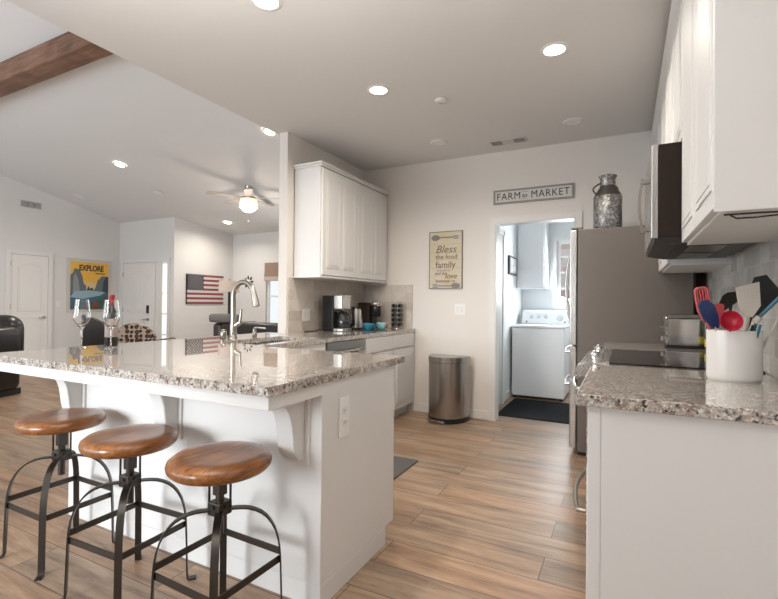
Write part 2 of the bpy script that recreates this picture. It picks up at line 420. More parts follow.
b = MB().box(XFL, WX0, YFAR, YFAR + .12, 0, 2.85).box(WX1, XL2 + .06, YFAR, YFAR + .12, 0, 2.85).box(WX0, WX1, YFAR, YFAR + .12, 0, WZ0).box(WX0, WX1, YFAR, YFAR + .12, WZ1, 2.85)
struct(b, 'wall_living_back', M['wall_living'], smooth=False)
# far living room window
w = struct(MB().box(WX0, WX1, YFAR + .07, YFAR + .08, WZ0, WZ1), 'window_1', M['window_glass'])
b = MB()
rect_frame(b, 'y', YFAR + .05, YFAR + .10, WX0, WX1, WZ0, WZ1, .05); b.box(WX0 + .05, WX1 - .05, YFAR + .05, YFAR + .10, 1.30, 1.34)
struct(b, 'window_frame', M['white_plastic'], w)
struct(MB().box(WX0 - .03, WX1 + .03, YFAR - .04, YFAR + .05, WZ0 - .03, WZ0, .004), 'window_sill', M['trim'], w)
# back wall trim
def baseboard(name, *boxes):
    b = MB()
    for q in boxes: b.box(*q, 0, .095, .006)
    struct(b, name, M['trim'])
baseboard('baseboard_back', (-2.04, DX0 - .052, YB - .014, YB), (DX1 + .052, XR, YB - .014, YB))
baseboard('baseboard_living', (XF, XF + .014, -3, 4.25), (XF, XF + .014, 5.0, YE), (XFL, XFL + .014, YE + .02, YFAR), (XFL, XL2, YFAR - .014, YFAR))
b = MB()
rect_frame(b, 'y', YB - .016, YB - .0005, DX0 - .055, DX1 + .06, 0, DZ + .055, .055, False)
rect_frame(b, 'y', YB - .010, YB + .13, DX0, DX1, 0, DZ, .012, False)
struct(b, 'trim_1', M['trim'])
# backsplashes
struct(MB().box(XL, XL + .01, YW + .03, YB, .9145, 1.42), 'trim_2', M['splash'])
struct(MB().box(XL + .01, -2.105, YB - .01, YB, .9145, 1.40), 'trim_3', M['splash_x'])
struct(MB().box(XR - .01, XR, 1.53, 3.93, .9145, 1.462), 'trim_4', M['splash_r'])
# laundry room
LX = -1.32
struct(MB().box(LX - .1, LX, YB + .12, 6.85, 0, 2.75), 'wall_laundry_left', M['laundry'])
LW = (-.845, -.25, 1.19, 2.08)
b = MB().box(LX, LW[0], 6.75, 6.85, 0, 2.75).box(LW[1], XR, 6.75, 6.85, 0, 2.75).box(LW[0], LW[1], 6.75, 6.85, 0, LW[2]).box(LW[0], LW[1], 6.75, 6.85, LW[3], 2.75)
struct(b, 'wall_laundry_back', M['laundry'], smooth=False)
struct(MB().box(XR, XR + .12, YB + .12, 6.85, 0, 2.75), 'wall_laundry_right', M['laundry'])
struct(MB().box(LX, XR + .1, YB + .12, 6.85, 2.6, 2.7), 'ceiling_laundry', M['laundry'])
w = struct(MB().box(LW[0], LW[1], 6.81, 6.815, LW[2], LW[3]), 'window_2', M['window_glass'])
b = MB()
rect_frame(b, 'y', 6.79, 6.83, *LW, .045)
for z in (1.42, 1.64, 1.86): b.box(LW[0] + .045, LW[1] - .045, 6.79, 6.83, z - .012, z + .012)
struct(b, 'window_frame', M['white_plastic'], w)
struct(rect_frame(MB(), 'y', 6.735, 6.7495, LW[0] - .05, LW[1] + .05, LW[2] - .05, LW[3] + .05, .05), 'window_casing', M['white_plastic'], w)
d = struct(MB().box(LX, LX + .018, 4.93, 5.52, .01, 2.02, .003), 'door_3', mat('laundry_side_door', (.50, .52, .52), .45))
struct(MB().box(LX, LX + .03, 5.52, 5.58, 0, 2.07, .003).box(LX, LX + .03, 4.86, 5.58, 2.02, 2.07, .003), 'door_casing', M['trim'], d)
baseboard('baseboard_laundry', (LX, LX + .014, 5.6, 6.75))
struct(MB().box(-3, 2.5, 9.2, 9.4, -.2, 4), 'wall_outside', M['brick'])

# far doors -------------------------------------------------------
def panel_door_x(name, y0, y1):          # on the far left wall, facing +x
    x = XF
    d = struct(MB().box(x, x + .02, y0, y1, .01, 2.035), name, M['door'])
    b = MB()
    rect_frame(b, 'x', x + .0005, x + .035, y0 - .075, y1 + .075, 0, 2.11, .071, False)
    struct(b, 'door_casing', M['trim'], d)
    b = MB(); st = .11; n = 10
    def arch(a, c, z0, z1, rise):
        return [(a, z0), (c, z0)] + [(c - (c - a) * i / n, z1 + rise * math.sin(PI * i / n)) for i in range(n + 1)]
    for ins, dx0, dx1 in ((0, .02, .03), (.035, .03, .026)): pass
    for z0, z1, rise in ((.98, 1.80, .08), (.16, .86, 0)):
        o = arch(y0 + st, y1 - st, z0, z1, rise); i_ = arch(y0 + st + .03, y1 - st - .03, z0 + .03, z1 - .03, rise)
        b.tube([(x + .022, u, v) for u, v in o], .006, 6, closed=True)
        b.prism(i_, x + .019, x + .026, 'x')
    struct(b, 'door_panel', M['door'], d)
    b = MB().cyl((x + .02, y1 - .06, .86), .028, .012, 'x').tube([(x + .03, y1 - .06, .86), (x + .065, y1 - .06, .86), (x + .07, y1 - .08, .86), (x + .07, y1 - .17, .855)], .009)
    struct(b, 'door_handle', M['nickel'], d)
    b = MB()
    for z in (.25, 1.02, 1.82): b.cyl((x + .028, y0 - .006, z), .008, .09, 'z')
    struct(b, 'door_hinge', M['nickel'], d)
panel_door_x('door_1', 4.32, 4.93)
def entry_door():
    x0, x1, y = -9.82, -8.76, YE
    d = struct(MB().box(x0, x1, y - .02, y, .01, 2.005), 'door_2', M['door'])
    b = rect_frame(MB(), 'y', y - .035, y - .0005, x0 - .07, -8.30, 0, 2.08, .066, False).box(-8.72, -8.66, y - .035, y - .0005, 0, 2.012)
    struct(b, 'door_casing', M['trim'], d)
    b = MB(); st = .17; n = 10; a, c = x0 + st, x1 - st
    for z0, z1, rise in ((.95, 1.72, .09), (.16, .80, 0)):
        o = [(a, z0), (c, z0)] + [(c - (c - a) * i / n, z1 + rise * math.sin(PI * i / n)) for i in range(n + 1)]
        b.tube([(u, y - .022, v) for u, v in o], .008, 6, closed=True)
        for k in range(4):
            u = a + (c - a) * (k + .5) / 4; b.box(u - (c - a) / 8 + .012, u + (c - a) / 8 - .012, y - .028, y - .018, z0 + .04, z1 - .02 + rise * .5, .004)
    struct(b, 'door_panel', M['door'], d)
    struct(MB().box(-9.01, -8.93, y - .045, y - .018, .93, 1.10, .01), 'smart_lock', M['black_plastic'], d)
    struct(MB().cyl((-8.97, y - .02, .80), .03, .015, '-y').tube([(-8.97, y - .03, .80), (-8.97, y - .07, .80), (-9.0, y - .075, .80), (-9.09, y - .075, .795)], .01), 'door_handle', M['nickel'], d)
    b = MB()
    for z in (.25, .95, 1.72): b.cyl((x0 - .004, y - .03, z), .009, .1)
    struct(b, 'door_hinge', M['nickel'], d)
    g = mat('sidelight_daylight', (.9, .93, .95), .3, emit=(.9, .95, 1), estr=.55)
    sl = struct(MB().box(-8.66, -8.37, y - .012, y, .05, 2.0), 'window_3', g)
    b = MB()
    for z in (.05, .5, .93, 1.36, 1.98): b.box(-8.66, -8.37, y - .02, y - .008, z - .012, z + .012)
    b.box(-8.66, -8.53, y - .03, y - .006, .05, 2.0)
    struct(b, 'window_frame', M['trim'], sl)
entry_door()

# beam
single(MB().box(-9.98, XC - .004, 2.53, 2.75, 3.60, 3.815, .012), 'ceiling_beam', M['beam_wood'], (-6.4, 2.64, 3.6), 'rough dark brown wooden beam under the vaulted living room ceiling', 'beam')

# ------------------------------------------------------------------ peninsula and left run
PX0, PX1, PY0, PY1 = -2.765, -1.05, 1.483, 2.118
ZT, GT = .914, .034
ZG = ZT - GT
p = thing('peninsula_base', 'white panelled breakfast bar base with corbels under the granite overhang', 'cabinet', (-1.9, 1.8, 0))
b = MB().box(PX0, PX1, PY0, PY1, .088, ZG - .0005, .003)
b.build('body', M['cab'], p)
MB().box(PX0, PX1, PY0, PY1 - .085, 0, .0875, .002).build('baseboard', M['cab'], p)
MB().box(-2.93, PX1 + .001, 1.178, PY0 + .01, .832, ZG - .0005, .002).build('apron', M['cab'], p)
def corbel(xc):
    w = .042; prof = [(PY0, .8315), (1.332, .8315), (1.332, .818), (1.346, .808), (1.367, .788), (1.384, .759), (1.396, .722), (1.402, .680), (1.406, .645), (1.413, .615), (1.424, .598), (1.436, .588), (1.438, .574), (PY0, .572)]
    MB().prism(prof, xc - w, xc + w, 'x', .003).box(xc - w - .02, xc + w + .02, PY0 - .012, PY0 + .002, .55, .832, .002).build('corbel', M['cab'], p)
for xc in (-2.665, -1.90, -1.165): corbel(xc)
# granite
b = MB()
b.box(-2.95, PX1 + .008, 1.170, 2.225, ZG, ZT)                       # bar
SX0, SX1, SY0, SY1 = -2.53, -2.155, 2.29, 2.972                      # sink cut-out
b.box(-2.95, SX0, 2.225, YW, ZG, ZT).box(SX1, -2.07, 2.225, YB - .011, ZG, ZT).box(SX0, SX1, 2.225, SY0, ZG, ZT).box(SX0, SX1, SY1, YB - .011, ZG, ZT).box(XL + .0005, SX0, YW, YB - .011, ZG, ZT)
bmesh.ops.remove_doubles(b.bm, verts=b.bm.verts, dist=.0004)
single(b, 'granite_worktop', M['granite'], (-2.0, 2.2, ZG), 'speckled granite worktop wrapping from breakfast bar past the sink to the back wall', 'countertop', smooth=False)
# sink
s = thing('kitchen_sink', 'undermount steel sink below the tall gooseneck faucet', 'sink', (-2.34, 2.65, .69))
b = MB(); t_ = .004
b.box(SX0, SX1, SY0, SY1, .69, .69 + t_).box(SX0 - t_, SX0, SY0, SY1, .69, ZG - .001).box(SX1, SX1 + t_, SY0, SY1, .69, ZG - .001).box(SX0, SX1, SY0 - t_, SY0, .69, ZG - .001).box(SX0, SX1, SY1, SY1 + t_, .69, ZG - .001)
b.build('basin', M['steel'], s)
MB().cyl((-2.34, 2.65, .694), .045, .004).build('drain', M['chrome'], s)
# faucet
fx, fy = -2.690, 2.615
fa = thing('kitchen_faucet', 'tall brushed nickel gooseneck faucet standing behind the sink', 'faucet', (fx, fy, ZT))
MB().lathe([(0, 0), (.034, 0), (.034, .006), (.030, .012), (.0265, .05), (.023, .12)], (fx, fy, ZT)).tube([(fx, fy, ZT + .10), (fx, fy, ZT + .30)], .0215, 20).build('body', M['nickel'], fa)
dirv = Vector((.99, -.10, 0)).normalized(); A = []
for i in range(19):
    a = PI - PI * i / 18 * .93; A.append(Vector((fx, fy, ZT + .325)) + dirv * (.115 + .115 * math.cos(a)) + Vector((0, 0, .105 * math.sin(a))))
A = [Vector((fx, fy, ZT + .29))] + A
MB().tube(A, .0195, 16).build('neck', M['nickel'], fa)
e0 = A[-1]; dn = (A[-1] - A[-2]).normalized()
MB().tube([e0 - dn * .005, e0 + dn * .02, e0 + dn * .07, e0 + dn * .105], [.0205, .022, .0255, .025], 20).build('spray_head', M['nickel'], fa)
MB().tube([(fx, fy, ZT + .085), (fx + .055, fy + .022, ZT + .125)], .019, 14).tube([(fx + .05, fy + .02, ZT + .12), (fx + .06, fy + .024, ZT + .225)], [.013, .009], 12).build('handle', M['nickel'], fa)
for (x, y, lab, name, cat) in ((-2.735, 2.56, 'squat brushed nickel cap left of the faucet base', 'air_gap', 'faucet cap'),):
    single(MB().cyl((x, y, ZT), .024, .058, bev=.006).cyl((x, y, ZT + .058), .019, .010, bev=.003), name, M['nickel'], (x, y, ZT), lab, cat)
sx, sy = -2.675, 2.83
sd = thing('soap_dispenser', 'small brushed nickel soap pump to the right of the faucet', 'soap dispenser', (sx, sy, ZT))
MB().cyl((sx, sy, ZT), .021, .035, bev=.005).cyl((sx, sy, ZT + .03), .014, .03).build('body', M['nickel'], sd)
MB().tube([(sx, sy, ZT + .06), (sx, sy, ZT + .072), (sx + .03, sy + .01, ZT + .073), (sx + .085, sy + .035, ZT + .066)], .007, 10).build('nozzle', M['nickel'], sd)

# door / drawer fronts: face direction +x or -x, raised panels
def front(b, side, x, y0, y1, z0, z1, rails=.055, panels=1, th=.02):
    """frame-and-raised-panel front on plane x, facing side (+1/-1)"""
    xa, xb = (x, x + th * side)
    b.box(min(xa, xb), max(xa, xb), y0, y1, z0, z1, .003)
    w = (y1 - y0 - rails * (panels + 1)) / panels
    for i in range(panels):
        a = y0 + rails + i * (w + rails); c = a + w; za, zb = z0 + rails, z1 - rails
        q = x + th * side
        for ins, h in ((0, .005), (.022, .006)):
            b.box(min(q - .004 * side, q + h * side * .6), max(q - .004 * side, q + h * side * .6), a + ins, c - ins, za + ins, zb - ins, .0025)
        b.tube([(q, a, za), (q, c, za), (q, c, zb), (q, a, zb)], .005, 6, closed=True)
        b.tube([(q + .002 * side, a + .022, za + .022), (q + .002 * side, c - .022, za + .022), (q + .002 * side, c - .022, zb - .022), (q + .002 * side, a + .022, zb - .022)], .004, 6, closed=True)
# upper left cabinet
u = thing('upper_cabinet', 'white two-door upper cabinet on the left wall above the coffee maker', 'cabinet', (-2.58, 4.02, 1.42))
uy0, uy1, uxf = 3.388, 4.66, -2.44
MB().box(XL + .011, uxf, uy0, uy1, 1.435, 2.425, .002).build('body', M['cab'], u)
MB().box(XL + .011, uxf + .026, uy0 - .012, uy1 + .006, 1.420, 1.4345, .003).build('light_rail', M['cab'], u)
MB().box(XL + .002, uxf + .02, uy0 - .01, uy1 + .006, 2.425, 2.445, .003).box(XL + .002, uxf + .032, uy0 - .022, uy1 + .012, 2.445, 2.464, .004).build('crown', M['cab'], u)
ym = (uy0 + uy1) / 2
for a, c in ((uy0 + .012, ym - .004), (ym + .004, uy1 - .008)):
    b = MB(); front(b, 1, uxf + .001, a, c, 1.445, 2.41, .065, 2); b.build('door', M['cab'], u)
# sink base cabinet (behind the bar)
k = thing('sink_base_cabinet', 'white base cabinet carrying the sink, mostly behind the bar', 'cabinet', (-2.4, 2.55, 0))
MB().box(-2.765, -2.745, PY1 + .004, YW - .004, 0, ZG - .0005).box(-2.745, -2.08, PY1 + .004, PY1 + .022, .09, ZG - .0005).box(-2.745, -2.085, 2.965, 2.977, .09, .68).box(-2.745, -2.085, PY1 + .022, 2.965, .09, .11).build('body', M['cab'], k)
MB().box(-2.098, -2.078, 2.235, 2.977, .10, ZG - .0005, .002).build('door', M['cab'], k)
MB().box(-2.16, -2.14, 2.235, 2.977, 0, .089).build('toe_kick', M['cab'], k)
# dishwasher
dw = thing('dishwasher', 'stainless dishwasher under the counter below the coffee maker', 'dishwasher', (-2.4, 3.28, 0))
MB().box(-2.70, -2.10, 2.983, 3.578, .02, ZG - .004).build('body', M['steel_dark'], dw)
MB().box(-2.10, -2.068, 2.988, 3.574, .12, .772, .004).build('door', M['steel_h'], dw)
MB().box(-2.10, -2.062, 2.988, 3.574, .776, ZG - .006, .006).build('control_panel', M['steel_dark'], dw)
MB().tube([(-2.06, 3.05, .795), (-2.032, 3.07, .795), (-2.030, 3.28, .795), (-2.032, 3.49, .795), (-2.06, 3.51, .795)], .011, 12).build('handle', M['steel'], dw)
# drawer base cabinet
k = thing('drawer_base_cabinet', 'white base cabinet with drawers beside the steel bin at the back wall', 'cabinet', (-2.4, 4.1, 0))
MB().box(-2.70, -2.082, 3.585, 4.655, .10, ZG - .0005, .002).build('body', M['cab'], k)
MB().box(-2.70, -2.14, 3.585, 4.655, 0, .0995).build('toe_kick', M['cab'], k)
for a, c in ((3.60, 4.128), (4.146, 4.640)):
    MB().box(-2.0815, -2.062, a, c, .735, .866, .004).build('drawer', M['cab'], k)
    b = MB(); front(b, 1, -2.0815, a, c, .115, .722, .055); b.build('door', M['cab'], k)
MB().box(-2.70, -2.088, 4.6555, YB - .001, .0, ZG - .0005).build('filler_strip', M['cab'], k)

# ------------------------------------------------------------------ right run
RX = -.105
k = thing('near_base_cabinet', 'white base cabinet with plain end panel nearest on the right', 'cabinet', (.2, 2.0, 0))
MB().box(RX + .02, XR - .002, 1.60, 2.424, .10, ZG - .0045, .002).build('body', M['cab'], k)
MB().box(RX + .04, XR - .012, 1.592, 1.6005, .0, ZG - .0045, .002).build('end_panel', M['cab'], k)
MB().box(RX + .002, RX + .04, 1.590, 1.604, .0, ZG - .0045, .003).build('stile', M['cab'], k)
MB().box(RX + .08, XR - .002, 1.605, 2.424, .0, .0995).build('toe_kick', M['cab'], k)
MB().box(RX, RX + .0195, 1.606, 2.42, .725, .868, .004).build('drawer', M['cab'], k)
for a, c in ((1.606, 2.011), (2.016, 2.42)):
    b = MB(); front(b, -1, RX + .0195, a, c, .115, .715, .055); b.build('door', M['cab'], k)
single(MB().box(-.137, XR - .011, 1.570, 2.427, ZG - .004, ZT, .004), 'near_worktop', M['granite'], (.2, 2.0, ZG), 'thick speckled granite slab under the white utensil crock', 'countertop')
# range
rg = thing('cooking_range', 'stainless electric range with black glass cooktop right of the kitchen aisle', 'stove', (.17, 2.81, 0))
ry0, ry1 = 2.432, 3.192
MB().box(-.10, XR - .015, ry0, ry1, .03, .895).build('body', M['steel_dark'], rg)
MB().box(-.165, -.10, ry0 + .003, ry1 - .003, .27, .80, .006).build('oven_door', M['steel_h'], rg)
MB().box(-.165, -.10, ry0 + .003, ry1 - .003, .05, .262, .006).build('drawer', M['steel_h'], rg)
MB().prism([(-.205, .845), (-.215, .880), (-.205, .900), (-.065, .926), (-.065, .845)], ry0, ry1, 'y', .004).build('control_panel', M['steel_h'], rg)
MB().box(-.066, XR - .016, ry0, ry1, .9, .921, .002).build('cooktop', M['black_glass'], rg)
nrm = Vector((-.18, 0, .98)).normalized()
for y in (2.55, 2.93):
    c = Vector((-.127, y, .9140)); b = MB().lathe([(0, 0), (.034, 0), (.034, .005), (.029, .008), (.027, .040), (.024, .043), (.0, .043)]).box(-.008, .008, -.027, .027, .02, .054, .003)
    b.xf(Matrix.Translation(c) @ Vector((0, 0, 1)).rotation_difference(nrm).to_matrix().to_4x4()); b.build('knob', M['chrome'], rg)
def bow(x0, y0, y1, z, out, r):
    n = 14; pts = [(x0, y0, z)]
    for i in range(n + 1): pts.append((x0 - out * (.55 + .45 * math.sin(PI * i / n)), y0 + (y1 - y0) * i / n, z))
    pts.append((x0, y1, z)); return MB().tube(pts, r, 12)
bow(-.165, ry0 + .05, ry1 - .05, .775, .085, .011).build('oven_handle', M['chrome'], rg)
bow(-.165, ry0 + .06, ry1 - .06, .17, .075, .011).build('drawer_handle', M['nickel'], rg)
# far counter
k = thing('corner_base_cabinet', 'white base cabinet squeezed between range and fridge', 'cabinet', (.2, 3.56, 0))
MB().box(RX + .02, XR - .002, 3.20, 3.915, .10, ZG - .0045, .002).build('body', M['cab'], k)
MB().box(RX + .08, XR - .002, 3.20, 3.915, 0, .0995).build('toe_kick', M['cab'], k)
b = MB(); front(b, -1, RX + .0195, 3.206, 3.91, .115, .715, .055); b.build('door', M['cab'], k)
MB().box(RX, RX + .0195, 3.206, 3.91, .725, .868, .004).build('drawer', M['cab'], k)
single(MB().box(-.137, XR - .011, 3.197, 3.922, ZG - .004, ZT, .004), 'far_worktop', M['granite'], (.2, 3.56, ZG), 'short granite slab under the toaster between range and fridge', 'countertop')
# fridge
fr = thing('refrigerator', 'stainless french door refrigerator with the milk can on top', 'refrigerator', (.05, 4.3, 0))
fy0, fy1 = 3.935, 4.665
MB().box(-.335, .440, fy0, fy1, .03, 1.795, .006).build('body', M['fridge_side'], fr)
ymid = (fy0 + fy1) / 2
for i, (a, c) in enumerate(((fy0, ymid - .003), (ymid + .003, fy1))):
    dd = MB().box(-.392, -.340, a, c, .872, 1.79, .008).build('door', M['steel'], fr)
    yy = ymid + (-.05 if i == 0 else .05)
    pts = [(-.392, yy, 1.03)] + [(-.405 - .05 * math.sin(PI * j / 12) ** .6, yy, 1.04 + .62 * j / 12) for j in range(13)] + [(-.392, yy, 1.67)]
    MB().tube(pts, .010, 10).build('handle', M['steel'], dd)
for z0, z1 in ((.612, .860), (.06, .600)):
    dd = MB().box(-.392, -.340, fy0, fy1, z0, z1, .008).build('drawer', M['steel'], fr)
    bow(-.392, fy0 + .06, fy1 - .06, z1 - .045, .06, .011).build('handle', M['chrome'], dd)
MB().box(-.385, -.30, fy0 + .01, fy1 - .01, 1.795, 1.812, .004).build('hinge_cover', M['fridge_side'], fr)
MB().box(-.33, .43, fy0 + .02, fy1 - .02, 0, .03).build('base_grille', M['black_matte'], fr)
# milk can
mx, my, mz = -.125, 4.03, 1.795
mc = thing('milk_can', 'galvanised metal milk can standing on top of the fridge', 'milk can', (mx, my, mz))
MB().lathe([(0, 0), (.100, 0), (.104, .006), (.104, .255), (.098, .262), (0, .262)], (mx, my, mz)).build('body', M['galv'], mc)
MB().lathe([(.102, .258), (.090, .285), (.062, .325), (.055, .345), (0, .345)], (mx, my, mz)).build('shoulder', M['galv_dark'], mc)
MB().lathe([(.056, .33), (.056, .40), (.066, .412), (.068, .42), (.062, .424), (.052, .415), (.048, .34)], (mx, my, mz)).build('neck', M['galv'], mc)
for sgn in (-1, 1):
    v = Vector((.89, .456, 0)) * sgn
    n = 10; pts = [Vector((mx, my, mz + .30)) + v * (.082 + .045 * math.sin(PI * i / n)) + Vector((0, 0, -.03 + .095 * i / n)) - v * (.025 * i / n) for i in range(n + 1)]
    if sgn > 0: pts = [q + Vector((-.03, -.03, 0)) for q in pts]
    MB().tube(pts, .006, 8).build('handle', M['galv_dark'], mc)
# upper cabinets right
UX = .22
def upper_right(label, y0, y1, z0, nd, name='wall_cabinet'):
    k = thing(name, label, 'cabinet', (.38, (y0 + y1) / 2, z0))
    MB().box(UX + .021, XR - .002, y0 + .0005, y1 - .0005, z0 + .001, 2.6, .002).build('body', M['cab'], k)
    w = (y1 - y0) / nd
    for i in range(nd):
        b = MB(); front(b, -1, UX + .0205, y0 + w * i + .004, y0 + w * (i + 1) - .004, z0 + .012, 2.585, .055 if z0 < 1.8 else .05); b.build('door', M['cab'], k)
    MB().prism([(XR - .002, 2.6), (UX + .005, 2.6), (UX - .02, 2.66), (UX - .022, 2.69), (XR - .002, 2.69)], y0 + .0005, y1 - .0005, 'y').build('crown', M['cab'], k)
    return k
k = upper_right('tall white wall cabinet nearest on the right above the utensil crock', 1.53, 2.384, 1.458, 2)
MB().box(UX - .004, XR - .012, 1.526, 1.532, 1.452, 2.6, .002).build('end_panel', M['cab'], k)
upper_right('short white wall cabinet directly above the microwave', 2.386, 3.152, 1.925, 2)
upper_right('white wall cabinet between the microwave and the fridge', 3.156, 3.92, 1.430, 2)
upper_right('white wall cabinet over the fridge', 3.924, 4.684, 2.02, 2)
# microwave
mw = thing('microwave', 'stainless over-the-range microwave with dark side under the wall cabinet', 'microwave', (.3, 2.77, 1.48))
MB().box(.132, XR - .013, 2.39, 3.15, 1.502, 1.921, .003).build('body', M['mw_side'], mw)
MB().box(.104, .131, 2.388, 3.152, 1.497, 1.923, .004).build('door', M['steel'], mw)
MB().prism([(.118, 1.496), (.118, 1.484), (.200, 1.466), (.50, 1.466), (.50, 1.501), (.118, 1.501)], 2.392, 3.148, 'y').build('underside', M['mw_under'], mw)
b = MB()
for y in (2.46, 2.80): b.box(.26, .40, y, y + .27, 1.462, 1.4655, .001)
b.build('filter_grille', M['steel_dark'], mw)
n = 10
b = MB().tube([(.073 - .014 * math.sin(PI * i / n), 2.475, 1.535 + .255 * i / n) for i in range(n + 1)], .010, 10, flat=(.026, .012), up=(0, 1, 0))
b.box(.070, .104, 2.465, 2.485, 1.54, 1.56, .003).box(.070, .104, 2.465, 2.485, 1.765, 1.785, .003)
b.build('handle', M['nickel'], mw)
# loose cable
single(MB().tube([(.27, 1.62, 1.4545), (.29, 1.66, 1.452), (.34, 1.67, 1.4535), (.39, 1.64, 1.453), (.45, 1.63, 1.4545), (.49, 1.60, 1.4545)], .0025, 6)
       .tube([(.25, 1.60, 1.4545), (.33, 1.575, 1.451), (.42, 1.59, 1.451), (.47, 1.62, 1.4545)], .0025, 6), 'loose_cable', M['black_matte'], (.36, 1.62, 1.452), 'thin dark cable drooping under the near wall cabinet', 'cable')

# ------------------------------------------------------------------ stools
def make_stool():
    st = thing('bar_stool', '', 'stool', (0, 0, 0), 'bar stools along the breakfast bar')
    rs, z0, z1 = .181, .588, .646
    MB().lathe([(0, z0), (rs - .035, z0), (rs - .014, z0 + .006), (rs - .003, z0 + .018), (rs, z0 + .031), (rs - .004, z0 + .044), (rs - .018, z1 - .003), (rs - .05, z1 - .001), (rs - .08, z1 - .003), (0, z1 - .007)], seg=64).build('seat', M['seat_wood'], st, ang=70)
    b = MB().box(-.031, .031, -.031, .031, .572, .5875, .002)
    for sx in (-1, 1):
        for sy in (-1, 1): b.box(sx * .0255 - .003, sx * .0255 + .003, sy * .0255 - .003, sy * .0255 + .003, .47, .573)
    b.box(-.030, .030, -.030, .030, .430, .478, .003).cyl((0, 0, .36), .015, .22, seg=20).box(-.018, .018, -.018, .018, .50, .56, .002)
    for a in range(4): b.xf(Matrix.Rotation(PI / 2, 4, 'Z')).cyl((.0295, 0, .462), .008, .006, 'x', 10)
    b.build('hub', M['iron'], st)
    prof = [(.028, .447), (.055, .447), (.080, .4455), (.103, .441), (.125, .433), (.146, .421), (.165, .404), (.182, .381), (.196, .353), (.2055, .321), (.2115, .287), (.2150, .250), (.2185, .14), (.2215, .03), (.223, .012), (.226, .006), (.232, .0035), (.258, .0035)]
    for q in range(4):
        a = PI / 4 + q * PI / 2; d = Vector((math.cos(a), math.sin(a), 0)); tn = (-math.sin(a), math.cos(a), 0)
        MB().tube([d * r_ + Vector((0, 0, z)) for r_, z in prof], 0, flat=(.026, .006), up=tn).build('leg', M['iron'], st, ang=50)
    for q in range(4):
        a0, a1 = PI / 4 + q * PI / 2, PI / 4 + (q + 1) * PI / 2; r_ = .2125
        z = .268 if q in (0, 1) else .240
        MB().tube([(r_ * math.cos(a0), r_ * math.sin(a0), z), (r_ * math.cos(a1), r_ * math.sin(a1), z)], 0, flat=(.025, .005)).build('stretcher', M['iron'], st)
    return st
stool = make_stool()
stool.location = (-2.398, 1.255, 0); stool['label'] = 'round wooden bar stool farthest left, beside the bar end by the living room'
copy_tree(stool, (-1.820, 1.215, 0), 'round wooden bar stool in the middle of the three', rot=R(2))
copy_tree(stool, (-1.296, 1.206, 0), 'round wooden bar stool nearest the outlet end of the bar', rot=R(-2))
# outlets and switches
def plate(name, label, c, facing, slots, w=.072, h=.116):
    x, y, z = c; o = thing(name, label, 'switch' if 'switch' in name else 'outlet', c)
    b = MB(); s = MB()
    if facing == '+x':
        b.box(x, x + .006, y - w / 2, y + w / 2, z - h / 2, z + h / 2, .002)
        for dy, dz, sw, sh in slots: s.box(x + .005, x + .0085, y + dy - sw / 2, y + dy + sw / 2, z + dz - sh / 2, z + dz + sh / 2, .001)
    else:
        b.box(x - w / 2, x + w / 2, y - .006, y, z - h / 2, z + h / 2, .002)
        for dy, dz, sw, sh in slots: s.box(x + dy - sw / 2, x + dy + sw / 2, y - .0085, y - .005, z + dz - sh / 2, z + dz + sh / 2, .001)
    b.build('cover_plate', M['white_plastic'], o)
    s.build('rocker' if 'switch' in name else 'socket', M['trim'], o)
    return o
o = plate('electrical_outlet', 'white electrical outlet on the end panel of the breakfast bar', (PX1 + .0005, 1.638, .718), '+x', [(0, .025, .035, .03), (0, -.025, .035, .03)], .075, .165)
for y in (1.630, 1.643):
    for z in (.69, .74): MB().box(PX1 + .0082, PX1 + .0092, y, y + .0022, z, z + .009).build('slot', M['dark_slot'], o)
plate('light_switch', 'white double switch plate on the tiles left of the coffee maker', (XL + .0105, 3.573, 1.075), '+x', [(-.022, 0, .03, .066), (.022, 0, .03, .066)], .115, .116)
plate('light_switch', 'white light switch on the back wall above the steel bin', (-1.557, YB - .0005, 1.135), '-y', [(-.022, 0, .03, .066), (.022, 0, .03, .066)], .115, .116)
plate('light_switch', 'small white switch between the poster and the far door', (XF + .0005, 5.12, 1.12), '+x', [(0, 0, .03, .066)])

# ------------------------------------------------------------------ counter objects, left
# coffee maker
cx0, cx1, cy0, cy1 = -2.66, -2.43, 3.745, 3.915
cm = thing('coffee_maker', 'tall black and steel drip coffee maker on the left counter', 'coffee maker', (-2.54, 3.835, ZT))
MB().box(cx0, -2.53, cy0, cy1, ZT + .0005, ZT + .35, .008).build('tank', M['black_plastic'], cm)
MB().box(-2.5295, cx1 + .01, cy0, cy1, ZT + .0005, ZT + .03, .006).build('base', M['steel'], cm)
MB().box(-2.5295, cx1 + .005, cy0, cy1, ZT + .215, ZT + .355, .01).build('brew_head', M['steel'], cm)
b = MB()
for i in range(4): b.cyl((cx1 + .005, cy1 - .022, ZT + .24 + i * .028), .007, .003, 'x', 12)
b.build('button', M['black_plastic'], cm)
MB().cyl((-2.475, 3.835, ZT + .0305), .056, .006).build('warming_plate', M['black_plastic'], cm)
MB().lathe([(0, .037), (.055, .037), (.062, .05), (.064, .09), (.056, .13), (.044, .155), (.046, .165), (.042, .165), (.040, .152), (.052, .128), (.060, .09), (.058, .052), (0, .040)], (-2.472, 3.835, ZT)).build('carafe', mat('smoked_glass', (.12, .12, .12), .03, trans=.75), cm)
MB().lathe([(0, .165), (.045, .165), (.047, .18), (.03, .195), (0, .197)], (-2.472, 3.835, ZT)).lathe([(.0645, .078), (.066, .078), (.066, .092), (.0645, .092)], (-2.472, 3.835, ZT)).tube([(-2.425, 3.835, ZT + .165), (-2.385, 3.845, ZT + .16), (-2.38, 3.845, ZT + .09), (-2.405, 3.84, ZT + .065)], .008).build('carafe_handle', M['black_plastic'], cm)
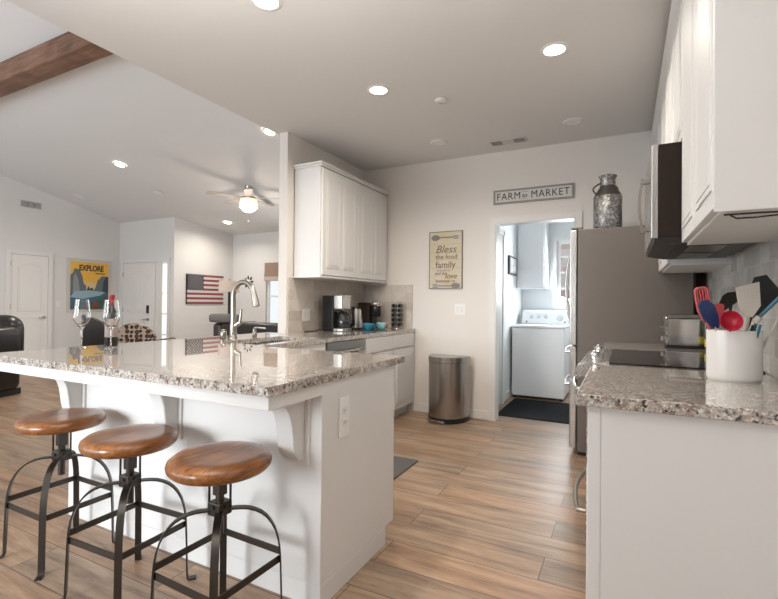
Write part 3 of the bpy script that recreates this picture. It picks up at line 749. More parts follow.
single(MB().tube([(-2.65, 3.735, ZT + .02), (-2.67, 3.66, ZT + .006), (-2.68, 3.58, ZT + .005), (-2.71, 3.53, ZT + .006)], .004, 8), 'power_cord', M['black_matte'], (-2.68, 3.55, ZT), 'short black power cord lying left of the coffee maker', 'cord')
# kettle
kx, ky = -2.55, 4.185
kt = thing('electric_kettle', 'steel and black electric kettle right of the coffee maker', 'kettle', (kx, ky, ZT))
MB().cyl((kx, ky, ZT + .0005), .088, .02, bev=.004).build('base', M['black_plastic'], kt)
MB().lathe([(0, .021), (.084, .021), (.085, .035), (.080, .12), (.070, .20), (.066, .215), (0, .215)], (kx, ky, ZT)).build('body', M['steel'], kt)
MB().lathe([(0, .215), (.067, .215), (.06, .232), (.02, .240), (0, .241)], (kx, ky, ZT)).build('lid', M['black_plastic'], kt)
MB().tube([(kx + .02, ky - .045, ZT + .225), (kx + .04, ky - .085, ZT + .225), (kx + .05, ky - .11, ZT + .19), (kx + .05, ky - .105, ZT + .10), (kx + .035, ky - .075, ZT + .045)], .013, 12).build('handle', M['black_plastic'], kt)
MB().prism([(kx - .03, ky + .04), (kx + .03, ky + .04), (kx + .0, ky + .10)], ZT + .18, ZT + .222, 'z').build('spout', M['black_plastic'], kt)
# pod machine
px_, py_ = -2.52, 4.515
pm = thing('pod_coffee_machine', 'black capsule coffee machine with a chrome top behind the teal cups', 'coffee machine', (px_, py_, ZT))
MB().box(px_ - .15, px_ - .01, py_ - .075, py_ + .075, ZT + .0005, ZT + .285, .012).build('tank', mat('brown_black_plastic', (.035, .022, .018), .3), pm)
MB().box(px_ - .01, px_ + .11, py_ - .075, py_ + .075, ZT + .0005, ZT + .025, .006).build('drip_tray', M['black_plastic'], pm)
MB().cyl((px_ + .035, py_, ZT + .13), .062, .115, bev=.004).box(px_ - .02, px_ + .03, py_ - .05, py_ + .05, ZT + .02, ZT + .2, .004).build('brew_head', M['black_plastic'], pm)
MB().cyl((px_ + .035, py_, ZT + .245), .062, .05, bev=.012).build('cap', M['chrome'], pm)
MB().tube([(px_ + .09, py_ - .05, ZT + .25), (px_ + .115, py_ - .03, ZT + .25), (px_ + .115, py_ + .03, ZT + .25), (px_ + .09, py_ + .05, ZT + .25)], .007).build('lever', M['chrome'], pm)
# cups with saucers
def cup(x, y, mc_, ms, mh, lab_c, lab_s):
    sc = MB().lathe([(0, 0), (.032, 0), (.035, .004), (.072, .012), (.076, .015), (.07, .016), (.034, .008), (0, .008)], (x, y, ZT + .0005))
    single(sc, 'saucer', ms, (x, y, ZT), lab_s, 'saucer', 'saucers on the left counter')
    c = thing('coffee_cup', lab_c, 'cup', (x, y, ZT + .009), 'cups on the left counter')
    MB().lathe([(0, .009), (.026, .009), (.028, .014), (.046, .030), (.055, .058), (.056, .074), (.053, .074), (.050, .057), (.041, .032), (0, .018)], (x, y, ZT)).build('bowl', mc_, c)
    n = 10; d = Vector((.45, .89, 0))
    MB().tube([Vector((x, y, ZT + .046)) + d * (.050 + .034 * math.sin(PI * i / n)) + Vector((0, 0, .018 * math.cos(PI * i / n))) for i in range(n + 1)], .009, 8).build('handle', mh, c)
cup(-2.31, 4.05, M['cup_teal'], M['cup_teal'], M['cup_teal'], 'dark teal coffee cup in front of the capsule machine', 'dark teal saucer under the dark teal cup')
cup(-2.265, 4.25, M['cup_aqua'], M['cup_aqua'], M['cup_orange'], 'pale aqua coffee cup with an orange handle', 'pale aqua saucer under the orange-handled cup')
# pod carousel
qx, qy = -2.255, 4.60
pc = thing('pod_carousel', 'wire carousel of dark coffee capsules at the end of the left counter', 'capsule rack', (qx, qy, ZT))
b = MB().cyl((qx, qy, ZT + .0005), .065, .012, bev=.003).cyl((qx, qy, ZT + .01), .006, .27).sphere((qx, qy, ZT + .285), .010)
for q in range(6):
    a = q * PI / 3 + .3
    for da in (-.30, .30): b.tube([(qx + .052 * math.cos(a + da), qy + .052 * math.sin(a + da), ZT + .012), (qx + .052 * math.cos(a + da), qy + .052 * math.sin(a + da), ZT + .265)], .002, 6)
for z in (.018, .07, .122, .174, .226, .262):
    b.tube([(qx + .052 * math.cos(i * PI / 12), qy + .052 * math.sin(i * PI / 12), ZT + z) for i in range(24)], .002, 6, closed=True)
b.build('rack', M['chrome'], pc)
pod_me = None
for q in range(6):
    a = q * PI / 3 + .3
    for j in range(5):
        if pod_me is None:
            pod0 = MB().lathe([(0, 0), (.021, 0), (.021, .003), (.017, .006), (.013, .022), (0, .024)], axis='-x').build('capsule', M['black_plastic']); pod_me = pod0
            rim0 = MB().lathe([(.0185, -.0015), (.022, -.001), (.0225, .002), (.0205, .003), (.0185, .0012)], axis='-x').build('capsule_rim', M['nickel']); rim0.parent = pod0
            pp, rr = pod0, rim0
        else:
            pp = pod0.copy(); COL.objects.link(pp); rr = rim0.copy(); COL.objects.link(rr); rr.parent = pp
        pp.parent = pc; pp.location = (.062 * math.cos(a), .062 * math.sin(a), .044 + .052 * j); pp.rotation_euler = (0, 0, a)

# wine glasses and bottle on the bar
def wine_glass(x, y, lab):
    g = MB().lathe([(0, 0), (.036, 0), (.037, .002), (.012, .006), (.0045, .012), (.0038, .06), (.0042, .10), (.010, .118), (.030, .140), (.044, .168), (.046, .182), (.042, .215), (.034, .285), (.0325, .285), (.0405, .215), (.0445, .182), (.0425, .169), (.029, .142), (.009, .122), (0, .119)], (x, y, ZT + .0003), 40)
    return single(g, 'wine_glass', M['glass'], (x, y, ZT), lab, 'wine glass', 'wine glasses on the bar', ang=60)
wine_glass(-2.872, 1.603, 'empty stemmed wine glass on the bar, in front of the dark leather chair')
wine_glass(-2.700, 1.672, 'empty stemmed wine glass on the bar, just in front of the wine bottle')
bx, by = -2.845, 1.765
wb = thing('wine_bottle', 'dark wine bottle with a red capsule standing behind the glasses', 'bottle', (bx, by, ZT))
MB().lathe([(0, 0), (.034, 0), (.037, .006), (.037, .19), (.033, .212), (.018, .235), (.0145, .25), (.0145, .315), (0, .315)], (bx, by, ZT + .0003)).build('body', M['bottle_glass'], wb)
MB().lathe([(.0374, .055), (.0378, .056), (.0378, .165), (.0374, .166)], (bx, by, ZT)).build('label_sheet', M['bottle_label'], wb)
MB().lathe([(.0150, .255), (.0156, .256), (.0156, .30), (.0165, .302), (.0165, .312), (.0155, .318), (0, .319)], (bx, by, ZT)).build('capsule', M['capsule_red'], wb)

# ------------------------------------------------------------------ counter objects, right
# crock (oval)
crx, cry = .371, 2.165
def oval(zs, a0=.094, a1=.078): return [(r_, z) for r_, z in zs]
single(MB().lathe([(0, 0), (.94, 0), (.985, .005), (1.0, .015), (1.0, .182), (.985, .190), (.955, .190), (.94, .182), (.94, .02), (.9, .012), (0, .012)], (0, 0, 0), 56, rx=.0885, ry=.074).xf(Matrix.Translation((crx, cry, ZT + .0003)) @ Matrix.Rotation(R(6), 4, 'Z')),
       'utensil_crock', M['ceramic'], (crx, cry, ZT), 'glossy white oval crock full of utensils on the near worktop', 'utensil crock', ang=50)
zr = ZT + .190
def stick(base, top, r=.006): return MB().tube([base, top], r, 10)
CB = ZT + .016
def utensil(name, label, cat, hm, b0, b1, head, headname, hmm, r=.006):
    o = thing(name, label, cat, (b0[0], b0[1], CB)); stick(b0, b1, r).build('handle', hm, o); head.build(headname, hmm, o); return o
def blade(poly, th, at, yaw=0, lean=0, roll=0):
    """flat head: outline in (x,z), thickness th, placed at point"""
    b = MB().prism(poly, -th / 2, th / 2, 'y', min(.0015, th * .3))
    b.xf(Matrix.Translation(at) @ Matrix.Rotation(R(yaw), 4, 'Z') @ Matrix.Rotation(R(lean), 4, 'X') @ Matrix.Rotation(R(roll), 4, 'Y')); return b
def rounded(w0, w1, h, n=6):
    """tapering rounded blade from the neck at z=0 to width w1 at h"""
    p_ = [(-w0 / 2, 0), (w0 / 2, 0), (w1 / 2, h * .35)]
    r_ = w1 * .28
    for i in range(n + 1): a = PI / 2 * i / n; p_.append((w1 / 2 - r_ + r_ * math.cos(a), h - r_ + r_ * math.sin(a)))
    for i in range(n + 1): a = PI / 2 + PI / 2 * i / n; p_.append((-w1 / 2 + r_ + r_ * math.cos(a), h - r_ + r_ * math.sin(a)))
    p_.append((-w1 / 2, h * .35)); return p_
yaw0 = 10
# coral slotted turner (frame plus bars so the slots are open)
h = blade(rounded(.016, .048, .125), .005, (0, 0, 0))
hb = MB()
ol = rounded(.016, .050, .125)
hb.tube([(u_, 0, v_) for u_, v_ in ol], .005, 8, closed=True)
for u_ in (-.016, -.0055, .0055, .016): hb.tube([(u_, 0, .038), (u_, 0, .120)], .0036, 6)
hb.prism([(-.009, 0), (.009, 0), (.022, .045), (-.022, .045)], -.002, .002, 'y')
h.bm.free()
hb.xf(Matrix.Translation((.281, 2.14, zr + .030)) @ Matrix.Rotation(R(yaw0), 4, 'Z') @ Matrix.Rotation(R(-9), 4, 'Y') @ Matrix.Diagonal((.86, 1, 1.05, 1)))
utensil('slotted_turner', 'coral red slotted turner at the left of the crock', 'turner', M['coral_silicone'], (.345, 2.155, CB), (.282, 2.14, zr + .033), hb, 'blade', M['coral_silicone'])
utensil('silicone_spoon', 'navy blue silicone spatula leaning left in the crock', 'spatula', M['cream_nylon'], (.38, 2.14, CB), (.303, 2.115, zr + .012), blade([(-.010, -.01), (.012, -.012), (.024, .03), (.026, .075), (.012, .100), (-.012, .104), (-.028, .085), (-.026, .04)], .007, (.303, 2.113, zr + .016), yaw0, 0, -20), 'blade', M['navy_silicone'])
utensil('silicone_spatula', 'pink spatula tip between the blue spatula and red ladle', 'spatula', M['cream_nylon'], (.36, 2.19, CB), (.322, 2.19, zr + .02), blade(rounded(.014, .036, .085), .008, (.322, 2.19, zr + .016), yaw0, 0, 4), 'blade', M['pink_silicone'])
# ladle: bowl facing the camera
lb = MB().lathe([(0, -.028), (.018, -.024), (.034, -.010), (.041, .006), (.042, .010), (.039, .010), (.032, -.006), (.017, -.020), (0, -.0235)], seg=36)
lb.xf(Matrix.Translation((.345, 2.076, zr + .036)) @ Matrix.Rotation(R(10), 4, 'Z') @ Matrix.Rotation(R(78), 4, 'X') @ Matrix.Scale(.9, 4))
utensil('soup_ladle', 'round crimson ladle bowl at the front of the crock', 'ladle', M['red_silicone'], (.36, 2.16, CB), (.346, 2.092, zr + .016), lb, 'bowl', M['red_silicone'])
utensil('black_turner', 'small black angled turner behind the red ladle', 'turner', M['black_nylon'], (.345, 2.19, CB), (.370, 2.215, zr + .10), blade([(-.034, .035), (-.033, .010), (-.028, -.004), (.028, .042), (.034, .050), (.030, .083), (-.006, .078), (-.022, .066)], .004, (.363, 2.21, zr + .066), yaw0), 'blade', M['black_nylon'])
# white perforated turner
tp = MB()
poly = [(-.011, 0), (.013, -.002), (.040, .040), (.040, .128), (-.036, .110), (-.030, .040)]
tp.prism(poly, -.002, .002, 'y', .001)
tp.xf(Matrix.Translation((.408, 2.125, zr + .052)) @ Matrix.Rotation(R(yaw0), 4, 'Z') @ Matrix.Rotation(R(-3), 4, 'Y'))
o = utensil('perforated_turner', 'cream perforated turner standing in the middle of the crock', 'turner', M['cream_nylon'], (.39, 2.15, CB), (.408, 2.127, zr + .056), tp, 'blade', M['cream_nylon'])
hl = MB()
for i in range(5):
    for j in range(6): hl.cyl((-.022 + i * .0125, -.0022, .038 + j * .0125 + i * .001), .0024, .0004, '-y', 8)
hl.xf(Matrix.Translation((.408, 2.125, zr + .052)) @ Matrix.Rotation(R(yaw0), 4, 'Z') @ Matrix.Rotation(R(-3), 4, 'Y'))
hl.build('perforation', M['frame_pale'], o)
utensil('wide_turner', 'large black wide turner leaning right in the crock', 'turner', M['black_nylon'], (.36, 2.17, CB), (.430, 2.19, zr + .055), blade([(-.012, 0), (.014, -.004), (.072, .055), (.088, .105), (.030, .165), (-.008, .150), (-.020, .06)], .004, (.424, 2.188, zr + .052), yaw0, 0, 8), 'blade', M['black_nylon'])
o = thing('teal_utensil', 'teal-edged utensil handle leaning right out of the crock', 'utensil', (.40, 2.15, CB)); MB().tube([(.39, 2.145, CB), (.436, 2.135, zr + .045), (.512, 2.125, zr + .140)], [.005, .006, .0075], 10).build('handle', M['teal_handle'], o)
MB().tube([(.428, 2.136, zr + .030), (.442, 2.133, zr + .052)], .0115, 12).build('ferrule', M['cream_nylon'], o)
o = single(MB().tube([(.37, 2.14, CB), (.420, 2.115, zr + .022)], .005, 10), 'whisk_handle', M['black_nylon'], (.37, 2.14, CB), 'short black utensil handle just right of the red ladle', 'utensil')
o = single(MB().tube([(.40, 2.14, CB), (.440, 2.11, zr + .024)], .005, 10), 'spoon_handle', M['teal_handle'], (.40, 2.14, CB), 'short dark teal utensil handle below the cream turner', 'utensil')
o = single(MB().tube([(.41, 2.17, CB), (.505, 2.15, zr + .055)], .0055, 10), 'wooden_spoon_handle', M['frame_pale'], (.41, 2.17, CB), 'pale utensil handle under the teal one on the right', 'utensil')
# toaster
tx0, tx1, ty0, ty1 = .240, .492, 3.56, 3.735
tz = ZT
to = thing('toaster', 'chrome two-slice toaster on the short granite slab by the fridge', 'toaster', ((tx0 + tx1) / 2, 3.68, tz))
n = 8
prof = [(ty0, tz + .022), (ty0, tz + .188)] + [(ty0 + .035 - .035 * math.cos(PI / 2 * i / n), tz + .188 + .035 * math.sin(PI / 2 * i / n)) for i in range(n + 1)] + [(ty1 - .035 + .035 * math.sin(PI / 2 * i / n), tz + .188 + .035 * math.cos(PI / 2 * i / n)) for i in range(n + 1)] + [(ty1, tz + .022)]
MB().prism(prof, tx0 + .02, tx1 - .02, 'x').build('shell', M['chrome'], to, ang=40)
for a, c in ((tx0, tx0 + .0205), (tx1 - .0205, tx1)):
    MB().prism(prof, a, c, 'x', .008).build('end_cap', M['steel_h'], to)
MB().box(tx0 + .004, tx1 - .004, ty0 - .004, ty1 + .004, tz + .0005, tz + .0225, .006).build('base', M['black_plastic'], to)
for a in (ty0 + .045, ty1 - .07): MB().box(tx0 + .05, tx1 - .05, a, a + .025, tz + .219, tz + .224).build('slot', M['dark_slot'], to)
MB().box(tx0 - .024, tx0, 3.62, 3.67, tz + .13, tz + .14, .006).box(tx0 - .020, tx0, 3.60, 3.69, tz + .04, tz + .075, .006).build('lever', M['steel_dark'], to)
ox, oy = .475, 3.42
ob = thing('oil_bottle', 'dark olive oil bottle half hidden behind the utensil crock', 'bottle', (ox, oy, ZT))
MB().lathe([(0, 0), (.032, 0), (.035, .006), (.035, .17), (.030, .195), (.016, .215), (.014, .26), (0, .26)], (ox, oy, ZT + .0003)).build('body', M['oil_glass'], ob)
MB().lathe([(.0355, .03), (.0358, .03), (.0358, .075), (.0355, .075)], (ox, oy, ZT)).build('label_sheet', M['oil_yellow'], ob)
MB().cyl((ox, oy, ZT + .2603), .016, .022, bev=.003).build('cap', M['black_plastic'], ob)

# ------------------------------------------------------------------ floor objects
# bin: half-round, curved towards the kitchen
bnx, bny = -1.622, 4.40
bn = thing('trash_can', 'half-round brushed steel pedal bin against the back wall', 'trash can', (bnx, bny, 0))
def half(w, d, y1, n=24):
    return [(bnx + w, y1)] + [(bnx + w * math.cos(PI * i / n), y1 - .05 - d * math.sin(PI * i / n)) for i in range(n + 1)] + [(bnx - w, y1)]
MB().prism(half(.205, .245, 4.60), .05, .60, 'z').build('body', M['steel_can'], bn, ang=25)
MB().prism(half(.209, .249, 4.605), .0, .049, 'z').build('base', M['black_plastic'], bn, ang=25)
MB().prism(half(.214, .254, 4.61), .603, .645, 'z').prism(half(.205, .245, 4.60), .645, .658, 'z').build('lid', M['steel_can'], bn, ang=25)
MB().prism([(bnx - .15, 4.375), (bnx + .03, 4.31), (bnx + .05, 4.285), (bnx - .02, 4.275), (bnx - .10, 4.30), (bnx - .17, 4.345)], .012, .032, 'z', .004).build('pedal', M['steel'], bn)
# mats
single(MB().box(-1.98, -1.382, 2.62, 3.206, .0005, .012, .004), 'kitchen_mat', M['foam_mat'], (-1.68, 2.9, 0), 'grey standing mat on the floor in front of the sink run', 'mat')
single(MB().box(-1.235, -.47, 4.93, 5.93, .0005, .008, .003), 'laundry_mat', M['rubber_mat'], (-.85, 5.4, 0), 'black rubber mat on the floor in front of the washer', 'mat')
# washer
wa = thing('washing_machine', 'white top-load washing machine in the laundry room', 'washing machine', (-.98, 6.33, 0))
wx0, wx1, wy0, wy1 = -1.297, -.655, 6.0, 6.66
MB().box(wx0 + .004, wx1 - .004, wy0, wy1, .03, .895, .012).build('body', M['enamel'], wa)
MB().box(wx0, wx1, wy0 - .012, wy1, .896, .928, .010).build('top', M['enamel'], wa)
MB().prism([(6.44, .9285), (6.50, 1.10), (6.53, 1.115), (6.66, 1.115), (6.66, .9285)], wx0 + .04, wx1 - .01, 'x', .012).build('console', M['enamel'], wa)
sl = Vector((0, -.172, .06)).normalized(); sl = Vector((0, -.945, .33))
def dial(x, z, r, name, m):
    y = 6.44 + (z - .9285) * .35
    MB().lathe([(0, -.004), (r * 1.35, -.004), (r * 1.35, .002), (r, .004), (r * .9, .022), (0, .024)], seg=24).xf(Matrix.Translation((x, y, z)) @ Vector((0, 0, 1)).rotation_difference(sl).to_matrix().to_4x4()).build(name, m, wa)
for x in (-1.13, -1.035, -.945): dial(x, 1.03, .021, 'knob', mat('knob_grey', (.62, .64, .66), .3))
dial(-.765, 1.015, .034, 'dial', mat('dial_grey', (.60, .62, .64), .3))
b = MB()
for x in (-1.19, -.70): b.cyl((x, 6.44 + .035 * .35 - .002, .963), .010, .006, '-y', 12)
b.build('screw_cap', M['dark_slot'], wa)
for x in (wx0 + .04, wx1 - .04):
    for y in (wy0 + .04, wy1 - .04): MB().cyl((x, y, .0005), .02, .03, seg=16).build('foot', M['dark_slot'], wa)
k = thing('laundry_cabinet', 'white cabinet high on the laundry wall left of the window', 'cabinet', (-1.13, 6.58, 1.41))
MB().box(LX + .001, -.945, 6.40, 6.749, 1.41, 2.595, .003).build('body', M['enamel'], k)
MB().box(LX + .02, -.96, 6.38, 6.399, 1.425, 2.58, .004).build('door', M['enamel'], k)
pf = thing('framed_picture', 'small black framed picture on the laundry wall', 'picture', (LX, 6.05, 1.69))
MB().box(LX + .0005, LX + .025, 5.86, 6.30, 1.575, 1.815, .004).build('frame', M['black_matte'], pf)
b = MB()
b.box(LX + .0255, LX + .027, 5.90, 6.26, 1.60, 1.79); b.build('picture_sheet', M['photo_grey'], pf)
MB().cyl((LX + .027, 6.02, 1.735), .035, .001, 'x', 24).cyl((LX + .027, 6.15, 1.66), .038, .001, 'x', 24).cyl((LX + .027, 6.0, 1.65), .028, .001, 'x', 24).build('picture_detail', M['photo_white'], pf)

# ------------------------------------------------------------------ wall art
sg = thing('wall_sign', 'long grey framed FARM to MARKET sign above the laundry doorway', 'sign', (-.82, YB, 2.28))
x0, x1, z0, z1 = -1.202, -.437, 2.212, 2.352
fw = .016
MB().box(x0 + .004, x1 - .004, YB - .012, YB - .0005, z0 + .004, z1 - .004).build('board', M['sign_white'], sg)
rect_frame(MB(), 'y', YB - .022, YB - .001, x0, x1, z0, z1, fw).build('frame', M['sign_grey'], sg)
zc = (z0 + z1) / 2
letters('FARM', (x0 + .152, YB - .0135, zc - .002), .100, '-y', bold=0, spacing=1.12, xscale=.90).build('lettering', M['ink'], sg)
letters('MARKET', (x1 - .215, YB - .0135, zc - .002), .100, '-y', bold=0, spacing=1.12, xscale=.88).build('lettering', M['ink'], sg)
letters('to', (x0 + .307, YB - .0135, zc - .004), .060, '-y', bold=.0008, shear=.3).build('lettering', M['ink'], sg)
MB().box(x0 + .276, x0 + .340, YB - .0135, YB - .0115, z0 + .030, z0 + .032).box(x0 + .276, x0 + .340, YB - .0135, YB - .0115, z1 - .036, z1 - .034).build('ornament', M['ink'], sg)
pl = thing('wall_plaque', 'cream plank plaque with family blessing lettering on the back wall', 'sign', (-1.72, YB, 1.66))
x0, x1, z0, z1 = -1.906, -1.530, 1.355, 1.972
MB().box(x0 + .001, x1 - .001, YB - .016, YB - .0006, z0 + .001, z1 - .001).build('board', M['plaque'], pl)
rect_frame(MB(), 'y', YB - .0185, YB - .0005, x0, x1, z0, z1, .008).build('edge', M['plaque_frame'], pl)
xm = (x0 + x1) / 2; yq = YB - .0175
for txt, dx, z, sz, kw, m in (('Bless', .0, 1.775, .115, dict(shear=.35, bold=.0006), 'brown_ink'), ('the food', .01, 1.695, .072, dict(bold=.0006), 'brown_ink'), ('family', .0, 1.610, .098, dict(bold=.001), 'brown_ink'), ('around us', -.02, 1.553, .038, {}, 'sepia_ink'), ('and the', -.05, 1.518, .045, dict(bold=.001), 'sepia_ink'), ('love', .06, 1.488, .080, dict(shear=.3, bold=.0006), 'brown_ink'), ('between us', 0, 1.437, .048, dict(bold=.001), 'sepia_ink')):
    letters(txt, (xm + dx, yq, z), sz, '-y', **kw).build('lettering', M[m], pl)
b = MB()
for zz, flip in ((1.905, 1), (1.385, -1)):
    b.lathe([(0, 0), (.05, 0), (.05, .002), (0, .003)], (xm - .115 * flip, yq + .001, zz), 24, '-y', 1, .62)
    b.box(min(xm - .07 * flip, xm + .09 * flip), max(xm - .07 * flip, xm + .09 * flip), yq - .001, yq + .001, zz - .006, zz + .006)
    for q in (-1, 0, 1): b.box(xm + .09 * flip - .0, xm + .09 * flip + .055 * flip if flip > 0 else xm + .09 * flip, yq - .001, yq + .001, zz + q * .014 - .004, zz + q * .014 + .004) if flip > 0 else b.box(xm + .09 * flip - .055, xm + .09 * flip, yq - .001, yq + .001, zz + q * .014 - .004, zz + q * .014 + .004)
b.build('cutlery_motif', M['plaque_frame'], pl)
# travel poster
po = thing('travel_poster', 'framed yellow and blue EXPLORE canyon poster on the far living room wall', 'poster', (XF, 5.71, 1.5))
y0, y1, z0, z1 = 5.335, 6.10, 1.005, 1.985
MB().box(XF + .0005, XF + .025, y0 - .06, y1 + .06, z0 - .05, z1 + .06, .006).build('frame', M['frame_pale'], po)
def P_(pts, d, name, m):
    MB().prism([(y0 + u_ * (y1 - y0), z0 + v_ * (z1 - z0)) for u_, v_ in pts], XF + .024, XF + .025 + d, 'x').build(name, M[m], po)
P_([(0, 0), (1, 0), (1, 1), (0, 1)], .001, 'sky', 'sky_yellow')
P_([(.2, .40), (.85, .40), (.85, .62), (.62, .56), (.5, .60), (.35, .56), (.2, .66)], .002, 'haze', 'haze_cream')
P_([(0, .34), (.40, .38), (.40, .50), (.33, .56), (.30, .70), (.22, .84), (.10, .86), (.06, .76), (0, .72)], .003, 'cliff', 'cliff_grey')
P_([(.06, .36), (.24, .40), (.2, .62), (.13, .76), (.08, .7)], .0035, 'cliff_face', 'cliff_light')
P_([(.60, .38), (1, .34), (1, .72), (.82, .72), (.70, .62), (.66, .5)], .003, 'cliff', 'cliff_grey')
P_([(.84, .38), (1, .35), (1, .69), (.93, .71), (.86, .6)], .0035, 'cliff_face', 'cliff_dark')
P_([(.40, .38), (.60, .38), (.57, .47), (.5, .44), (.46, .5)], .003, 'far_ridge', 'cliff_dark')
P_([(0, .0), (1, .0), (1, .40), (.5, .42), (0, .38)], .0025, 'water', 'water_dark')
P_([(0, .26), (.30, .22), (.78, .30), (.92, .37), (.5, .41), (.1, .38)], .004, 'lake', 'lake_blue')
P_([(0, .0), (.45, .0), (.5, .13), (.30, .20), (0, .14)], .0045, 'shore', 'water_dark')
P_([(.45, .0), (1, .0), (1, .30), (.86, .26), (.6, .16), (.46, .10)], .0045, 'shore', 'pine_green')
P_([(.56, .05), (.68, .04), (.72, .14), (.62, .17)], .005, 'canoe', 'poster_red')
letters('EXPLORE', (XF + .0275, (y0 + y1) / 2 + .03, z1 - .125), .165, '+x', bold=.005, spacing=.95, xscale=.76).build('lettering', M['ink'], po)
MB().box(XF + .026, XF + .028, y0 + .49, y1 - .07, z1 - .232, z1 - .215).build('caption_line', M['ink'], po)
# flag
fl = thing('wooden_flag', 'weathered striped stars flag of planks on the living room wall', 'flag', (XFL, 7.17, 1.45))
y0, y1, z0, z1 = 6.665, 7.655, 1.135, 1.775; sh = (z1 - z0) / 13
for i in range(13):
    za = z1 - (i + 1) * sh; ya = y0 if i >= 7 else y0 + .43
    MB().box(XFL + .0005, XFL + .02, ya, y1, za + .001, za + sh - .001, .002).build('stripe', M['flag_red' if i % 2 == 0 else 'flag_white'], fl)
MB().box(XFL + .0005, XFL + .021, y0, y0 + .428, z1 - 7 * sh + .001, z1, .002).build('canton', M['flag_navy'], fl)
b = MB()
def star(cy, cz, r):
    pts = []
    for i in range(10):
        a = PI / 2 + i * PI / 5; q = r if i % 2 == 0 else r * .42; pts.append((cy + q * math.cos(a), cz + q * math.sin(a)))
    return pts
for r_ in range(9):
    for c_ in range(6 if r_ % 2 == 0 else 5):
        b.prism(star(y0 + .04 + c_ * .07 + (0 if r_ % 2 == 0 else .035), z1 - .022 - r_ * .0375, .018), XFL + .0205, XFL + .0225, 'x')
b.build('star', M['flag_white'], fl)
MB().box(XFL + .0005, XFL + .023, y0 - .012, y0, z0, z1).build('end_batten', M['flag_navy'], fl)
# starburst on the far wall
b = MB()
for i in range(8):
    a = i * PI / 4 + PI / 2 + .1
    m_ = Matrix.Translation((-7.70, YFAR - .008, 1.645)) @ Matrix.Rotation(-a, 4, 'Y')
    q = MB().prism([(.06, 0), (.095, .022), (.125, .020), (.155, 0), (.125, -.020), (.095, -.022)], -.006, .006, 'y', .003).xf(m_)
    me = bpy.data.meshes.new('tmp'); q.bm.to_mesh(me); q.bm.free(); b.bm.from_mesh(me); bpy.data.meshes.remove(me)
single(b, 'wall_ornament', M['black_matte'], (-7.70, YFAR, 1.645), 'black teardrop starburst ornament on the far living room wall', 'wall decoration')

# ------------------------------------------------------------------ ceiling fixtures
def downlight(x, y, z, lit, label, tilt=0, power=15, r=.075):
    o = thing('recessed_light', label, 'ceiling light', (0, 0, 0), 'recessed ceiling lights')
    MB().lathe([(r * .80, -.0015), (r * .84, -.006), (r * 1.08, -.004), (r * 1.12, 0)], seg=36).build('trim_ring', M['white_plastic'], o)
    MB().lathe([(0, -.004), (r * .8, -.004), (r * .82, -.0005)], seg=36).build('lens', M['lamp_glow'] if lit else M['white_plastic'], o)
    o.location = (x, y, z); o.rotation_euler = (tilt, 0, 0)
    if lit and power:
        l = bpy.data.lights.new('recessed_lamp', 'AREA'); l.shape = 'DISK'; l.size = .14; l.energy = power; l.color = (1, .91, .80); l.spread = R(158)
        lo = bpy.data.objects.new('recessed_lamp', l); COL.objects.link(lo); lo.location = (0, 0, -.012); lo.parent = o
    return o
downlight(-1.608, 2.939, ZC, True, 'glowing recessed kitchen light, between the aisle and the left cabinet', power=15)
downlight(-.389, 2.94, ZC, True, 'glowing recessed kitchen light nearest the right wall cabinets', power=10)
downlight(-1.657, 1.809, ZC, True, 'glowing recessed kitchen light over the bar, cut by the top edge')
downlight(-1.605, 4.159, ZC, False, 'unlit recessed kitchen light left of the ceiling vent')
downlight(-.399, 4.171, ZC, False, 'unlit recessed kitchen light right of the ceiling vent')
so = single(MB().cyl((-1.251, 3.277, ZC - .022), .045, .0215, bev=.008), 'smoke_detector', M['white_plastic'], (-1.251, 3.277, ZC), 'small round white detector in the middle of the kitchen ceiling', 'detector')
ve = thing('ceiling_vent', 'white slotted air vent in the kitchen ceiling near the back wall', 'vent', (-.99, 4.40, ZC))
vx0, vx1, vy0, vy1 = -1.165, -.825, 4.335, 4.475
MB().box(vx0, vx1, vy0, vy1, ZC - .008, ZC - .0003, .003).build('frame', M['vent_paint'], ve)
for a in (vx0 + .015, vx1 - .115): MB().box(a, a + .10, vy0 + .02, vy1 - .02, ZC - .0092, ZC - .0078).build('backing', M['dark_slot'], ve)
for a in (vx0 + .015, vx1 - .115):
    for i in range(5): MB().box(a + .012 + i * .02, a + .020 + i * .02, vy0 + .02, vy1 - .02, ZC - .013, ZC - .0088).build('slat', M['vent_paint'], ve)
VT = math.atan(.24)
for x, y, lit, lab, pw in ((-7.14, 4.525, True, 'glowing recessed light on the vaulted ceiling left of the fan', 30), (-7.41, 7.01, True, 'glowing recessed light beyond the fan near the far wall', 16),
                           (-4.03, 4.49, True, 'glowing recessed light by the edge of the kitchen ceiling', 24),
                           (-9.355, 5.145, False, 'unlit round ceiling fixture above the poster wall', 0), (-7.446, 5.423, False, 'faint unlit ceiling disc above the flag wall corner', 0)):
    downlight(x, y, vault(y) - .012, lit, lab, -VT if y < 6.36 else -math.atan(.1), pw, .085)
# wall vent
wv = thing('wall_vent', 'grey slotted return vent high on the far living room wall', 'vent', (XF, 4.63, 2.98))
MB().box(XF + .0005, XF + .015, 4.455, 4.81, 2.925, 3.055, .003).build('frame', M['vent_paint'], wv)
MB().box(XF + .0145, XF + .017, 4.475, 4.79, 2.94, 3.04).build('backing', mat('vent_shadow', (.12, .115, .11), .7), wv)
for i in range(3):
    for j in range(5): MB().box(XF + .0165, XF + .022, 4.48 + i * .105, 4.575 + i * .105, 2.946 + j * .019, 2.955 + j * .019).build('slat', M['vent_paint'], wv)
